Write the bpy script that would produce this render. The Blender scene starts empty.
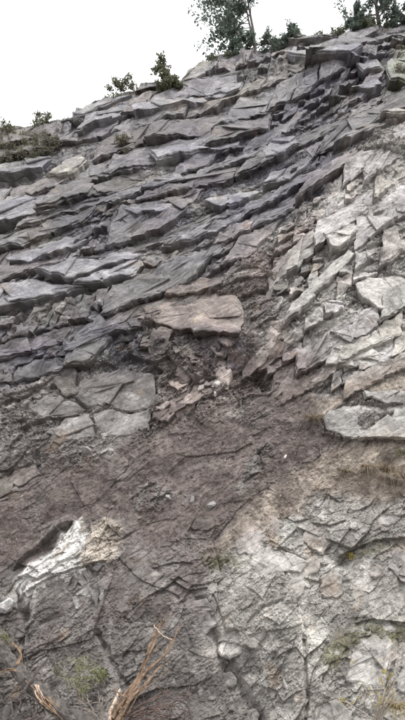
import bpy, math, random
import numpy as np
from mathutils import Vector, Matrix

R = math.radians
scene = bpy.context.scene
col = scene.collection
random.seed(7)
rng = np.random.default_rng(7)

# ------------------------------------------------------------------ camera
CAM = np.array([0.0, 0.0, 1.7])
PITCH = R(17.0)
FPX = 540.0                                   # focal length in photo pixels (photo 405 x 720)
cam_d = bpy.data.cameras.new('camera')
cam_d.sensor_fit = 'VERTICAL'
cam_d.sensor_height = 24.0
cam_d.lens = FPX / 720.0 * 24.0
cam_d.clip_start = 0.05
cam_d.clip_end = 2000.0
cam = bpy.data.objects.new('camera', cam_d)
cam.location = CAM
cam.rotation_euler = (math.pi / 2 + PITCH, 0, 0)
col.objects.link(cam)
scene.camera = cam

# ------------------------------------------------------------------ sky, sun, exposure
SUN_EL, SUN_AZ = R(66), R(150)               # compass-style azimuth, 0 = +Y, clockwise
world = bpy.data.worlds.new('World')
scene.world = world
world.use_nodes = True
wn, wl = world.node_tree.nodes, world.node_tree.links
for n in list(wn):
    wn.remove(n)
w_out = wn.new('ShaderNodeOutputWorld')
w_bg = wn.new('ShaderNodeBackground')
w_sky = wn.new('ShaderNodeTexSky')
w_sky.sky_type = 'NISHITA'
w_sky.sun_disc = False
w_sky.sun_elevation = SUN_EL
w_sky.sun_rotation = SUN_AZ
w_sky.dust_density = 4.0
w_hs = wn.new('ShaderNodeHueSaturation')
w_hs.inputs['Saturation'].default_value = 0.15
w_mix = wn.new('ShaderNodeMix')
w_mix.data_type = 'RGBA'
w_mix.inputs['Factor'].default_value = 0.72    # even cloud cover over the sky
w_mix.inputs['B'].default_value = (10.75, 10.75, 10.9, 1)
w_bg.inputs['Strength'].default_value = 0.10
wl.new(w_sky.outputs['Color'], w_hs.inputs['Color'])
wl.new(w_hs.outputs['Color'], w_mix.inputs['A'])
wl.new(w_mix.outputs['Result'], w_bg.inputs['Color'])
wl.new(w_bg.outputs['Background'], w_out.inputs['Surface'])

sun_d = bpy.data.lights.new('sun', 'SUN')
sun_d.energy = 1.5
sun_d.angle = R(14)
sun_d.color = (1.0, 0.97, 0.93)
sun = bpy.data.objects.new('sun', sun_d)
sdir = Vector((math.sin(SUN_AZ) * math.cos(SUN_EL), math.cos(SUN_AZ) * math.cos(SUN_EL), math.sin(SUN_EL)))
sun.rotation_euler = (-sdir).to_track_quat('-Z', 'Y').to_euler()
sun.location = sdir * 60
col.objects.link(sun)

vs = scene.view_settings
vs.view_transform = 'Standard'
vs.look = 'None'
vs.exposure = 0.95
vs.gamma = 1.0
vs.use_curve_mapping = False

# ------------------------------------------------------------------ helpers: noise
F = np.float32


def hsh(ix, iy, seed):
    h = (ix.astype(np.int64) * 374761393 + iy.astype(np.int64) * 668265263 + seed * 1442695041) & 0xFFFFFFFF
    h = ((h ^ (h >> 13)) * 1274126177) & 0xFFFFFFFF
    h = ((h ^ (h >> 16)) * 2246822519) & 0xFFFFFFFF
    return (h ^ (h >> 15)) & 0xFFFFFFFF


def rnd(ix, iy, seed):
    return (hsh(ix, iy, seed) / 4294967295.0).astype(F)


def gnoise(x, y, seed=0):
    x0 = np.floor(x); y0 = np.floor(y)
    fx = (x - x0).astype(F); fy = (y - y0).astype(F)
    ix = x0.astype(np.int64); iy = y0.astype(np.int64)
    ux = fx * fx * fx * (fx * (fx * 6 - 15) + 10)
    uy = fy * fy * fy * (fy * (fy * 6 - 15) + 10)
    out = 0
    for dx in (0, 1):
        for dy in (0, 1):
            a = rnd(ix + dx, iy + dy, seed) * F(2 * math.pi)
            g = np.cos(a) * (fx - dx) + np.sin(a) * (fy - dy)
            wx = ux if dx else 1 - ux
            wy = uy if dy else 1 - uy
            out = out + g * wx * wy
    return (out * 1.5).astype(F)


def fbm(x, y, octv=4, seed=0, gain=0.5, ridged=False):
    out = np.zeros(np.broadcast(x, y).shape, F); a = 1.0; s = 0.0
    for o in range(octv):
        n = gnoise(x, y, seed + o * 17)
        if ridged:
            n = 1 - 2 * np.abs(n)
        out += F(a) * n; s += a
        x = x * 2.03 + 11.3; y = y * 2.03 - 7.7; a *= gain
    return out / F(s)


def voro(x, y, seed=0, jit=0.9):
    ix = np.floor(x).astype(np.int64); iy = np.floor(y).astype(np.int64)
    sh = x.shape
    f1 = np.full(sh, 9.0, F); f2 = np.full(sh, 9.0, F)
    bx = np.zeros(sh, np.int64); by = np.zeros(sh, np.int64)
    ox = np.zeros(sh, F); oy = np.zeros(sh, F)
    for dx in (-1, 0, 1):
        for dy in (-1, 0, 1):
            cx = ix + dx; cy = iy + dy
            h = hsh(cx, cy, seed)
            jx = ((h & 0xFFFF) / 65535.0 - 0.5) * jit + 0.5
            jy = ((h >> 16) / 65535.0 - 0.5) * jit + 0.5
            rx = (x - (cx + jx)).astype(F); ry = (y - (cy + jy)).astype(F)
            d = np.abs(rx) * F(0.45) + np.sqrt(rx * rx + ry * ry) * F(0.75)
            m = d < f1
            f2 = np.where(m, f1, np.minimum(f2, d))
            f1 = np.where(m, d, f1)
            bx = np.where(m, cx, bx); by = np.where(m, cy, by)
            ox = np.where(m, rx, ox); oy = np.where(m, ry, oy)
    return f1, f2, bx, by, ox, oy


def gnoise3(p, seed=0):
    """value-gradient noise in space for points p (n,3)"""
    p0 = np.floor(p); f = (p - p0).astype(F); i = p0.astype(np.int64)
    w = f * f * f * (f * (f * 6 - 15) + 10)
    out = 0
    for dx in (0, 1):
        for dy in (0, 1):
            for dz in (0, 1):
                h = hsh(i[..., 0] + dx + (i[..., 2] + dz) * 7919, i[..., 1] + dy, seed)
                g = (((h & 1023) / F(511.5)) - 1) * (f[..., 0] - dx) + ((((h >> 10) & 1023) / F(511.5)) - 1) * (f[..., 1] - dy) \
                    + ((((h >> 20) & 1023) / F(511.5)) - 1) * (f[..., 2] - dz)
                out = out + g * (w[..., 0] if dx else 1 - w[..., 0]) * (w[..., 1] if dy else 1 - w[..., 1]) * (w[..., 2] if dz else 1 - w[..., 2])
    return out.astype(F)


def blur(a, r):
    """box blur by r samples both ways (edges kept)"""
    for axis in (0, 1):
        pad = [(0, 0)] * a.ndim; pad[axis] = (r + 1, r)
        c = np.cumsum(np.pad(a.astype(np.float64), pad, mode='edge'), axis)
        n = a.shape[axis]
        hi = np.take(c, np.arange(2 * r + 1, 2 * r + 1 + n), axis); lo = np.take(c, np.arange(0, n), axis)
        a = (hi - lo) / (2 * r + 1)
    return a.astype(F)


def sst(a, b, x):
    t = np.clip((x - a) / (b - a), 0, 1)
    return (t * t * (3 - 2 * t)).astype(F)


# ------------------------------------------------------------------ the cliff's base plane
SLOPE, STRIKE = R(66), R(7)
P0 = np.array([0.0, 7.64, 0.0])
Sd = np.array([math.cos(STRIKE), -math.sin(STRIKE), 0.0])          # along the cliff, to the right
Hd = np.array([-math.sin(STRIKE), -math.cos(STRIKE), 0.0])         # out of the cliff, level
Zd = np.array([0.0, 0.0, 1.0])
Td = -Hd * math.cos(SLOPE) + Zd * math.sin(SLOPE)                   # up the slope
Nd = Hd * math.sin(SLOPE) + Zd * math.cos(SLOPE)
cf = np.array([0, math.cos(PITCH), math.sin(PITCH)])
cu = np.array([0, -math.sin(PITCH), math.cos(PITCH)])
cr = np.array([1.0, 0, 0])


def ray(px, py):
    px = np.asarray(px, float); py = np.asarray(py, float)
    d = cf + cr * ((px - 202.5) / FPX)[..., None] + cu * ((360 - py) / FPX)[..., None]
    return d / np.linalg.norm(d, axis=-1, keepdims=True)


def px_uv(px, py):
    d = ray(px, py)
    t = ((P0 - CAM) @ Nd) / (d @ Nd)
    p = CAM + d * t[..., None] - P0
    return p @ Sd, p @ Td


ax = np.concatenate([np.arange(-150, -8, 1.5), np.arange(-8, 413, 0.66), np.arange(413, 556, 1.5)])
ay = np.concatenate([np.arange(-60, 8, 1.4), np.arange(8, 330, 0.50), np.arange(330, 728, 0.70), np.arange(728, 790, 1.5)])
NX, NY = len(ax), len(ay)
PX, PY = np.meshgrid(ax, ay)
U, V = px_uv(PX, PY)
U = U.astype(F); V = V.astype(F); PX = PX.astype(F); PY = PY.astype(F)

# tessellation size in metres, so that no relief finer than it is asked for
RES = np.maximum(np.abs(np.gradient(U, axis=1)), np.abs(np.gradient(V, axis=0))).astype(F)


def lod(wavelength):
    return np.clip((wavelength / (RES * 2.6)) - 0.5, 0, 1).astype(F)


# crest, traced as heights along the cliff
CREST = [(-150, 160), (-60, 142), (0, 133), (20, 126), (50, 121), (75, 117), (88, 108), (105, 105), (122, 97), (150, 92),
         (166, 89), (180, 84), (188, 74), (200, 66), (213, 56), (232, 53), (255, 52), (275, 50), (290, 50), (308, 40),
         (330, 35), (345, 33), (362, 30), (385, 24), (405, 20), (460, 8), (556, -10)]
cpx = np.array(CREST, float)
cu_, cv_ = px_uv(cpx[:, 0], cpx[:, 1])
VC = np.interp(U[:, :], cu_, cv_).astype(F)
VC = VC + 0.10 * fbm(U * 1.3, U * 0 + 3.1, 3, 91)

# pixel-space domain warp so traced edges are ragged
WX = 3.2 * fbm(U * 1.6, V * 1.6, 4, 301) + 1.3 * fbm(U * 7, V * 7, 2, 303)
WY = 3.2 * fbm(U * 1.6 + 40, V * 1.6, 4, 305) + 1.3 * fbm(U * 7, V * 7 + 9, 2, 307)
QX = PX + WX; QY = PY + WY


def window(x0, x1, y0, y1, pad):
    i0 = np.searchsorted(ay, y0 - pad); i1 = np.searchsorted(ay, y1 + pad)
    j0 = np.searchsorted(ax, x0 - pad); j1 = np.searchsorted(ax, x1 + pad)
    return slice(i0, max(i1, i0 + 1)), slice(j0, max(j1, j0 + 1))


def poly_sd(poly, pad=12, ragged=1.0, upper=False):
    """signed distance (inside positive, photo pixels) to a traced polygon, in a window"""
    p = np.array(poly, float)
    w = window(p[:, 0].min(), p[:, 0].max(), p[:, 1].min(), p[:, 1].max(), pad + 6)
    x = PX[w] + WX[w] * ragged; y = PY[w] + WY[w] * ragged
    inside = np.zeros(x.shape, bool); d2 = np.full(x.shape, 1e9, F); du = np.full(x.shape, 1e9, F)
    n = len(p)
    ccw = np.sum(p[:, 0] * np.roll(p[:, 1], -1) - np.roll(p[:, 0], -1) * p[:, 1]) > 0
    for k in range(n):
        x0, y0 = p[k]; x1, y1 = p[(k + 1) % n]
        c = (y0 > y) != (y1 > y)
        with np.errstate(divide='ignore', invalid='ignore'):
            xi = (x1 - x0) * (y - y0) / (y1 - y0 + 1e-9) + x0
        inside ^= c & (x < xi)
        dx, dy = x1 - x0, y1 - y0
        t = np.clip(((x - x0) * dx + (y - y0) * dy) / (dx * dx + dy * dy + 1e-9), 0, 1)
        dd = (x - x0 - t * dx) ** 2 + (y - y0 - t * dy) ** 2
        d2 = np.minimum(d2, dd)
        if upper and (dx if ccw else -dx) > 0.2 * math.hypot(dx, dy):
            du = np.minimum(du, dd)
    if upper:
        return w, np.where(inside, 1, -1) * np.sqrt(d2), np.sqrt(du)
    return w, np.where(inside, 1, -1) * np.sqrt(d2)


def line_sd(pts, pad, ragged=1.0):
    """distance to a traced line and which side (positive = above), in a window"""
    p = np.array(pts, float)
    w = window(p[:, 0].min(), p[:, 0].max(), p[:, 1].min(), p[:, 1].max(), pad + 6)
    x = PX[w] + WX[w] * ragged; y = PY[w] + WY[w] * ragged
    d2 = np.full(x.shape, 1e9, F); side = np.ones(x.shape, F); tt = np.zeros(x.shape, F)
    n = len(p) - 1
    for k in range(n):
        x0, y0 = p[k]; x1, y1 = p[k + 1]
        dx, dy = x1 - x0, y1 - y0
        t = ((x - x0) * dx + (y - y0) * dy) / (dx * dx + dy * dy + 1e-9)
        tc = np.clip(t, 0, 1)
        q = (x - x0 - tc * dx) ** 2 + (y - y0 - tc * dy) ** 2
        m = q < d2
        d2 = np.where(m, q, d2)
        side = np.where(m, np.sign(dy * (x - x0) - dx * (y - y0) + 1e-9), side)
        tt = np.where(m, (k + tc) / n, tt)
    return w, np.sqrt(d2), side, tt


def soft_mask(polys, soft, ragged=1.6):
    m = np.zeros(PX.shape, F)
    for poly in polys:
        w, sd = poly_sd(poly, soft * 1.5, ragged)
        m[w] = np.maximum(m[w], sst(-soft, soft, sd))
    return m


# ------------------------------------------------------------------ zones traced from the photograph
SOIL = soft_mask([[(118, 452), (165, 430), (215, 405), (262, 392), (318, 396), (318, 430), (335, 448), (300, 470),
                   (262, 495), (232, 520), (190, 545), (150, 552), (126, 520), (60, 522), (20, 560), (-60, 590),
                   (-60, 510), (0, 500), (50, 470), (90, 462)]], 9)
TAN = soft_mask([[(250, 500), (300, 470), (335, 449), (405, 446), (480, 440), (480, 505), (405, 500), (372, 505), (340, 497),
                  (310, 500), (300, 520), (265, 530), (215, 562), (205, 560)],
                 [(310, 405), (355, 395), (405, 372), (470, 355), (470, 385), (400, 398), (355, 408), (318, 428)]], 8)
PALE = soft_mask([[(430, 120), (392, 140), (350, 180), (318, 205), (285, 232), (262, 252), (275, 290), (268, 330), (262, 380),
                   (320, 405), (470, 395), (600, 300), (600, 90)]], 10, 2.0)
PINK = soft_mask([[(250, 262), (300, 222), (318, 236), (290, 268), (268, 296), (238, 300)],
                  [(138, 322), (168, 300), (205, 290), (240, 300), (240, 350), (200, 345), (150, 330)],
                  [(150, 425), (165, 375), (205, 355), (238, 358), (262, 392), (200, 430)],
                  [(270, 345), (300, 350), (322, 392), (270, 395)]], 9, 2.0)
STRATA = soft_mask([[(-200, 60), (600, -80), (600, 60), (400, 110), (350, 172), (300, 218), (250, 262), (205, 296),
                     (150, 318), (128, 352), (60, 370), (-200, 440)]], 12, 2.0)
LOWPALE = soft_mask([[(205, 585), (232, 535), (300, 510), (345, 500), (420, 500), (560, 480), (560, 800), (330, 800),
                      (280, 760), (240, 690), (215, 650)]], 14, 3.0)
HOLLOWDIRT = soft_mask([[(222, 378), (250, 362), (270, 380), (262, 400), (236, 402)]], 5)
SOILALL = np.clip(np.maximum(np.maximum(SOIL, TAN), HOLLOWDIRT), 0, 1)
# bare rock breaking through the soil
BARE = soft_mask([[(230, 498), (246, 468), (264, 446), (274, 446), (268, 470), (246, 500)],
                  [(130, 500), (150, 478), (172, 492), (160, 510), (140, 512)],
                  [(183, 540), (205, 515), (222, 512), (212, 540)],
                  [(322, 427), (328, 420), (363, 402), (425, 392), (425, 448), (342, 447)],
                  [(310, 500), (318, 496), (346, 515), (340, 527), (312, 522)]], 3)
BARE = np.maximum(BARE, sst(0.16, 0.42, fbm(U * 0.9 + 5, V * 0.9, 4, 411)) * 0.8 * (1 - TAN))
SOILALL *= (1 - BARE)

WHITEM = soft_mask([[(4, 600), (22, 572), (46, 546), (56, 528), (82, 520), (90, 545), (90, 572), (68, 584), (50, 588), (22, 606)]], 4, 2.2)
TANM = soft_mask([[(86, 545), (92, 527), (110, 520), (125, 530), (119, 562), (86, 571)]], 4, 2.2)
SOILALL *= 1 - np.maximum(WHITEM, TANM)
# ------------------------------------------------------------------ relief
GA = [  # broad bulges and hollows: photo x, y, radius x, radius y, metres out of the face
    (330, 300, 90, 120, 0.45), (380, 160, 60, 60, 0.35), (60, 300, 90, 60, 0.25), (195, 345, 60, 40, 0.16),
    (250, 385, 60, 35, -0.14), (110, 400, 70, 40, -0.12), (250, 470, 140, 60, 0.05), (300, 620, 140, 90, 0.25),
    (40, 545, 30, 22, -0.22), (80, 560, 50, 28, 0.10), (230, 670, 30, 60, -0.18), (130, 610, 60, 50, 0.12),
    (240, 170, 60, 25, -0.2), (330, 60, 60, 30, 0.3), (150, 100, 60, 15, 0.2), (60, 210, 70, 14, 0.15),
    (300, 275, 26, 24, -0.28), (375, 430, 50, 24, 0.22), (30, 430, 40, 30, 0.10), (350, 545, 60, 30, 0.12)]
B = 0.28 * fbm(U * 0.22, V * 0.22, 3, 11) + 0.10 * fbm(U * 0.8, V * 0.8, 3, 21)
for (gx, gy, rx, ry, h) in GA:
    B += F(h) * np.exp(-((PX - gx) / rx) ** 2 - ((PY - gy) / ry) ** 2).astype(F)

# bedding coordinates: gently rising on the left, steeper to the right
UR = np.maximum(U + 0.5, 0)
bed = V - (0.55 * U + 0.075 * UR * UR) + 0.20 * fbm(U * 0.35, V * 0.35, 2, 33) + 0.022 * fbm(U * 2.5, V * 2.5, 3, 35)
lng = U + 0.30 * V + 0.25 * fbm(U * 0.5, V * 0.5, 3, 37)
ca, sa = math.cos(R(38)), math.sin(R(38))
blu = (U * ca + V * sa) + 0.20 * fbm(U * 0.5, V * 0.5, 2, 43) + 0.012 * fbm(U * 4, V * 4, 2, 44)
blv = (-U * sa + V * ca) + 0.20 * fbm(U * 0.5 + 9, V * 0.5, 2, 45) + 0.012 * fbm(U * 4, V * 4 + 5, 2, 46)


def layer(x, y, sx, sy, amp, shingle, seed, crack, cdepth, side=0.5, free=0.0):
    f1, f2, bx, by, ox, oy = voro(x / sx, y / sy, seed)
    r1 = rnd(bx, by, seed + 1); r2 = rnd(bx, by, seed + 2); r3 = rnd(bx, by, seed + 3)
    h = amp * ((r1 - 0.5) - shingle * (0.3 + 1.4 * r3) * oy + free * (r3 - 0.5) * 2 * oy + side * (r2 - 0.5) * 2 * ox)
    g = (1 - sst(0.0, crack, f2 - f1)) * (r2 > 0.35)
    return h.astype(F) - F(cdepth) * g * (0.2 + r2), (bx, by), r1, f2 - f1


A0, idA, rA, eA = layer(lng, bed, 1.60, 0.66, 0.15, 0.80, 100, 0.04, 0.05, 0.55)
A1, _, rA1, eA1 = layer(lng, bed, 0.60, 0.22, 0.105, 0.65, 110, 0.07, 0.03, 0.8, 0.4)
A2, _, rA2, _ = layer(lng * 0.9 + blu * 0.2, bed, 0.21, 0.085, 0.058, 0.5, 120, 0.10, 0.014, 0.8, 0.6)
B0, idB, rB, eB = layer(blu, blv, 1.35, 0.80, 0.15, 0.25, 200, 0.03, 0.012, 0.7, 0.7)
B1, _, rB1, eB1 = layer(blu, blv, 0.50, 0.22, 0.085, 0.25, 210, 0.04, 0.015, 0.8, 0.8)
B2, _, rB2, _ = layer(blu, blv, 0.17, 0.070, 0.046, 0.25, 220, 0.10, 0.010, 0.9, 1.0)
B3, _, rB3, _ = layer(lng * 1.3 + blu * .3, bed * 1.1 + blv * 0.3, 0.065, 0.036, 0.024, 0.3, 230, 0.10, 0.004, 0.9, 0.9)
fine = fbm(U * 9, V * 9, 4, 51)
rdg = fbm(U * 2.2, V * 2.2, 4, 53, ridged=True)
LOWF = sst(430, 520, PY)
rough = np.clip(0.5 - 0.12 * LOWF + 1.4 * fbm(U * 0.55, V * 0.55, 4, 57), 0.04, 1.4 - 0.35 * LOWF)       # massive and broken areas
rough2 = np.clip(0.5 - 0.12 * LOWF + 1.4 * fbm(U * 1.7 + 3, V * 1.7, 4, 58), 0.05, 1.4 - 0.35 * LOWF)
SM = sst(0.42, 0.58, STRATA + 0.25 * fbm(U * 1.2, V * 1.2, 3, 59))
big = A0 * SM * 0.15 - 0.15 * SM - 0.08 * (1 - SM) * PALE + B0 * (1 - SM) * (0.5 + 0.5 * rough)
mid = (A1 * SM * 0.4 + B1 * (1 - SM) * (1 - 0.25 * LOWF)) * (0.25 + 0.8 * rough)
sml = (A2 * SM + B2 * (1 - SM)) * (0.25 + 0.5 * rough + 0.5 * rough2) * lod(0.17) + B3 * lod(0.08) * (0.35 + 0.5 * rough + 0.6 * rough2)
sml = sml * (1 - 0.36 * LOWF) * (1 - 0.4 * SM)
det = 0.028 * rough * rdg * lod(0.3) + 0.010 * fine * lod(0.12)

soil_relief = 0.05 * fbm(U * 1.8, V * 1.8, 4, 61) + 0.030 * fbm(U * 6 + V * 2, V * 6 - U * 3, 3, 63)
clf1, clf2, _, _, _, _ = voro(U / 0.10 + 0.4 * fine, V / 0.075, 71)
soil_relief += 0.012 * (0.55 - clf1) * (0.3 + rough) * lod(0.09) + 0.006 * fbm(U * 24, V * 24, 2, 65) * lod(0.05)

# traced slabs: each keeps one flat face that stands out along its lower edge
# (name-label, polygon, metres out, shingle tilt, remaining roughness)
SLABS = [
    ('flat pale slab under the upper left ledges', [(-40, 218), (0, 200), (45, 193), (90, 186), (128, 180), (120, 192), (85, 206), (40, 220), (0, 230), (-40, 240)], 0.14, 0.30, 0.22),
    ('lens shaped light slab above a dark gap at left', [(8, 264), (43, 248), (67, 241), (93, 247), (67, 259), (33, 271)], 0.14, 0.30, 0.2),
    ('long light slab below the lens shaped slab', [(40, 281), (73, 267), (100, 258), (135, 246), (152, 242), (136, 260), (100, 275), (73, 291)], 0.12, 0.3, 0.22),
    ('broad pale slab with a tall dark lower step', [(-40, 318), (-40, 300), (0, 292), (38, 284), (72, 292), (90, 292), (43, 305), (0, 316)], 0.22, 0.25, 0.2),
    ('light slab right of the tall dark step', [(76, 292), (104, 276), (138, 262), (150, 266), (128, 283), (95, 292)], 0.18, 0.25, 0.25),
    ('dark wedge shaped face left of the overhang', [(80, 331), (103, 315), (113, 340), (84, 366), (63, 367)], 0.10, 0.15, 0.25),
    ('brown flat topped slab in the middle of the face', [(139, 324), (150, 313), (170, 302), (206, 293), (238, 300), (246, 320), (240, 347), (211, 346), (180, 338), (162, 329)], 0.13, 0.34, 0.4),
    ('brown slab stepping up behind the flat topped brown slab', [(166, 302), (178, 290), (206, 282), (228, 280), (222, 290), (194, 298)], 0.05, 0.25, 0.45),
    ('smooth grey slab below the dark overhang', [(62, 388), (82, 375), (104, 369), (128, 368), (152, 372), (154, 386), (150, 404), (128, 408), (104, 398), (84, 402)], 0.02, 0.05, 0.3),
    ('smooth grey slab ending at the vertical edge', [(88, 404), (106, 399), (128, 409), (150, 405), (148, 428), (124, 437), (100, 434), (92, 420)], 0.00, 0.05, 0.3),
    ('smooth grey slab above the dark wedge at left', [(24, 407), (42, 394), (60, 389), (82, 403), (64, 412), (40, 416)], 0.00, 0.10, 0.35),
    ('smooth grey slab below the dark wedge at left', [(44, 432), (66, 414), (86, 405), (91, 421), (98, 434), (78, 440), (58, 438)], -0.02, 0.08, 0.35),
    ('long pale diagonal rib on the right', [(283, 342), (290, 320), (320, 289), (337, 272), (347, 263), (352, 270), (322, 303), (298, 332)], 0.16, 0.1, 0.3),
    ('rough dark block above the diagonal rib', [(320, 246), (345, 235), (357, 244), (341, 262), (330, 268)], 0.22, 0.3, 0.6),
    ('big pale boulder bedded in brown soil on the right', [(322, 427), (328, 420), (363, 413), (380, 415), (393, 411), (430, 410), (430, 447), (380, 447), (342, 446), (325, 437)], 0.20, 0.15, 0.22),
    ('pale block lying over the big boulder', [(360, 403), (380, 400), (430, 393), (430, 408), (387, 413), (362, 411)], 0.18, 0.2, 0.3),
    ('pale flat stone in the lower right face', [(256, 547), (290, 558), (308, 567), (300, 577), (262, 579), (248, 565)], 0.05, 0.1, 0.18),
    ('small white block at the left edge', [(-8, 618), (-4, 604), (8, 597), (15, 601), (10, 611)], 0.12, 0.2, 0.4),
    ('tan triangular slab near the left crest', [(48, 181), (76, 148), (88, 162), (72, 184)], 0.16, 0.3, 0.25),
    ('pale slab on the crest at left', [(74, 121), (88, 109), (120, 99), (133, 100), (100, 113), (84, 121)], 0.10, 0.2, 0.2),
    ('rounded crest slab above a dark arc', [(78, 138), (88, 121), (115, 111), (136, 105), (128, 120), (98, 130)], 0.22, 0.25, 0.3),
    ('ledge block at the left edge under the scrub', [(-30, 176), (0, 165), (25, 158), (52, 156), (42, 168), (8, 178)], 0.22, 0.3, 0.3),
    ('long ledge slab below the small tree', [(134, 117), (155, 108), (180, 100), (210, 94), (208, 101), (176, 109), (155, 116), (136, 123)], 0.26, 0.3, 0.3),
    ('pointed tan crest rock', [(182, 82), (190, 68), (202, 58), (212, 60), (206, 76), (196, 84)], 0.14, 0.15, 0.3),
    ('flat grey slab under the crest tree', [(200, 92), (212, 84), (242, 82), (240, 92), (222, 98), (206, 100)], 0.08, 0.2, 0.2),
    ('smooth grey crest slab at right', [(288, 53), (294, 43), (307, 37), (333, 40), (338, 45), (314, 52)], 0.12, 0.25, 0.2),
    ('wide overhanging slab below the crest at right', [(286, 66), (292, 55), (337, 51), (361, 62), (354, 69), (316, 73), (300, 70)], 0.26, 0.3, 0.22),
    ('squared block in the upper right', [(354, 73), (376, 65), (381, 75), (361, 83)], 0.20, 0.25, 0.22),
    ('tilted block under the squared block', [(349, 97), (376, 79), (381, 90), (366, 98)], 0.18, 0.25, 0.25),
    ('greenish slab at the upper right edge', [(385, 73), (397, 47), (420, 50), (420, 88), (388, 88)], 0.10, 0.1, 0.25),
    ('jutting pale block at the right edge', [(377, 133), (385, 120), (425, 112), (425, 122), (392, 131)], 0.34, 0.3, 0.22),
    ('light slab left of the dark hollow at right', [(262, 187), (270, 175), (313, 165), (306, 176), (290, 188)], 0.14, 0.25, 0.22),
    ('pale knob of rock in the upper middle', [(262, 150), (272, 140), (296, 139), (299, 150), (284, 162), (266, 162)], 0.14, 0.2, 0.3),
    ('long wet slab in the upper middle', [(150, 158), (190, 144), (240, 136), (238, 146), (196, 156), (158, 168)], 0.12, 0.3, 0.3),
    ('grey slab left of the centre', [(120, 216), (150, 205), (176, 200), (170, 212), (140, 224)], 0.10, 0.25, 0.3),
    ('pale slab stepping down to the right', [(205, 205), (240, 188), (262, 186), (250, 198), (222, 214)], 0.12, 0.25, 0.3),
    ('pale block at the right edge above the crack', [(352, 300), (380, 286), (425, 280), (425, 318), (380, 326), (360, 316)], 0.10, 0.15, 0.3),
    ('pale block above the horizontal crack', [(324, 378), (330, 362), (362, 356), (378, 366), (374, 377)], 0.10, 0.15, 0.3),
    ('pale square block in the lower right', [(345, 682), (350, 650), (372, 636), (392, 642), (384, 688)], 0.10, 0.1, 0.22),
    ('pale block at the lower right edge', [(396, 690), (402, 655), (425, 648), (425, 700)], 0.10, 0.1, 0.22),
    ('pale block at the bottom edge', [(312, 735), (314, 706), (336, 698), (352, 712), (348, 735)], 0.10, 0.1, 0.22),
    ('pale rounded stone face low in the middle', [(218, 652), (228, 630), (240, 632), (242, 652), (230, 660)], 0.08, 0.1, 0.25),
]
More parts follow.
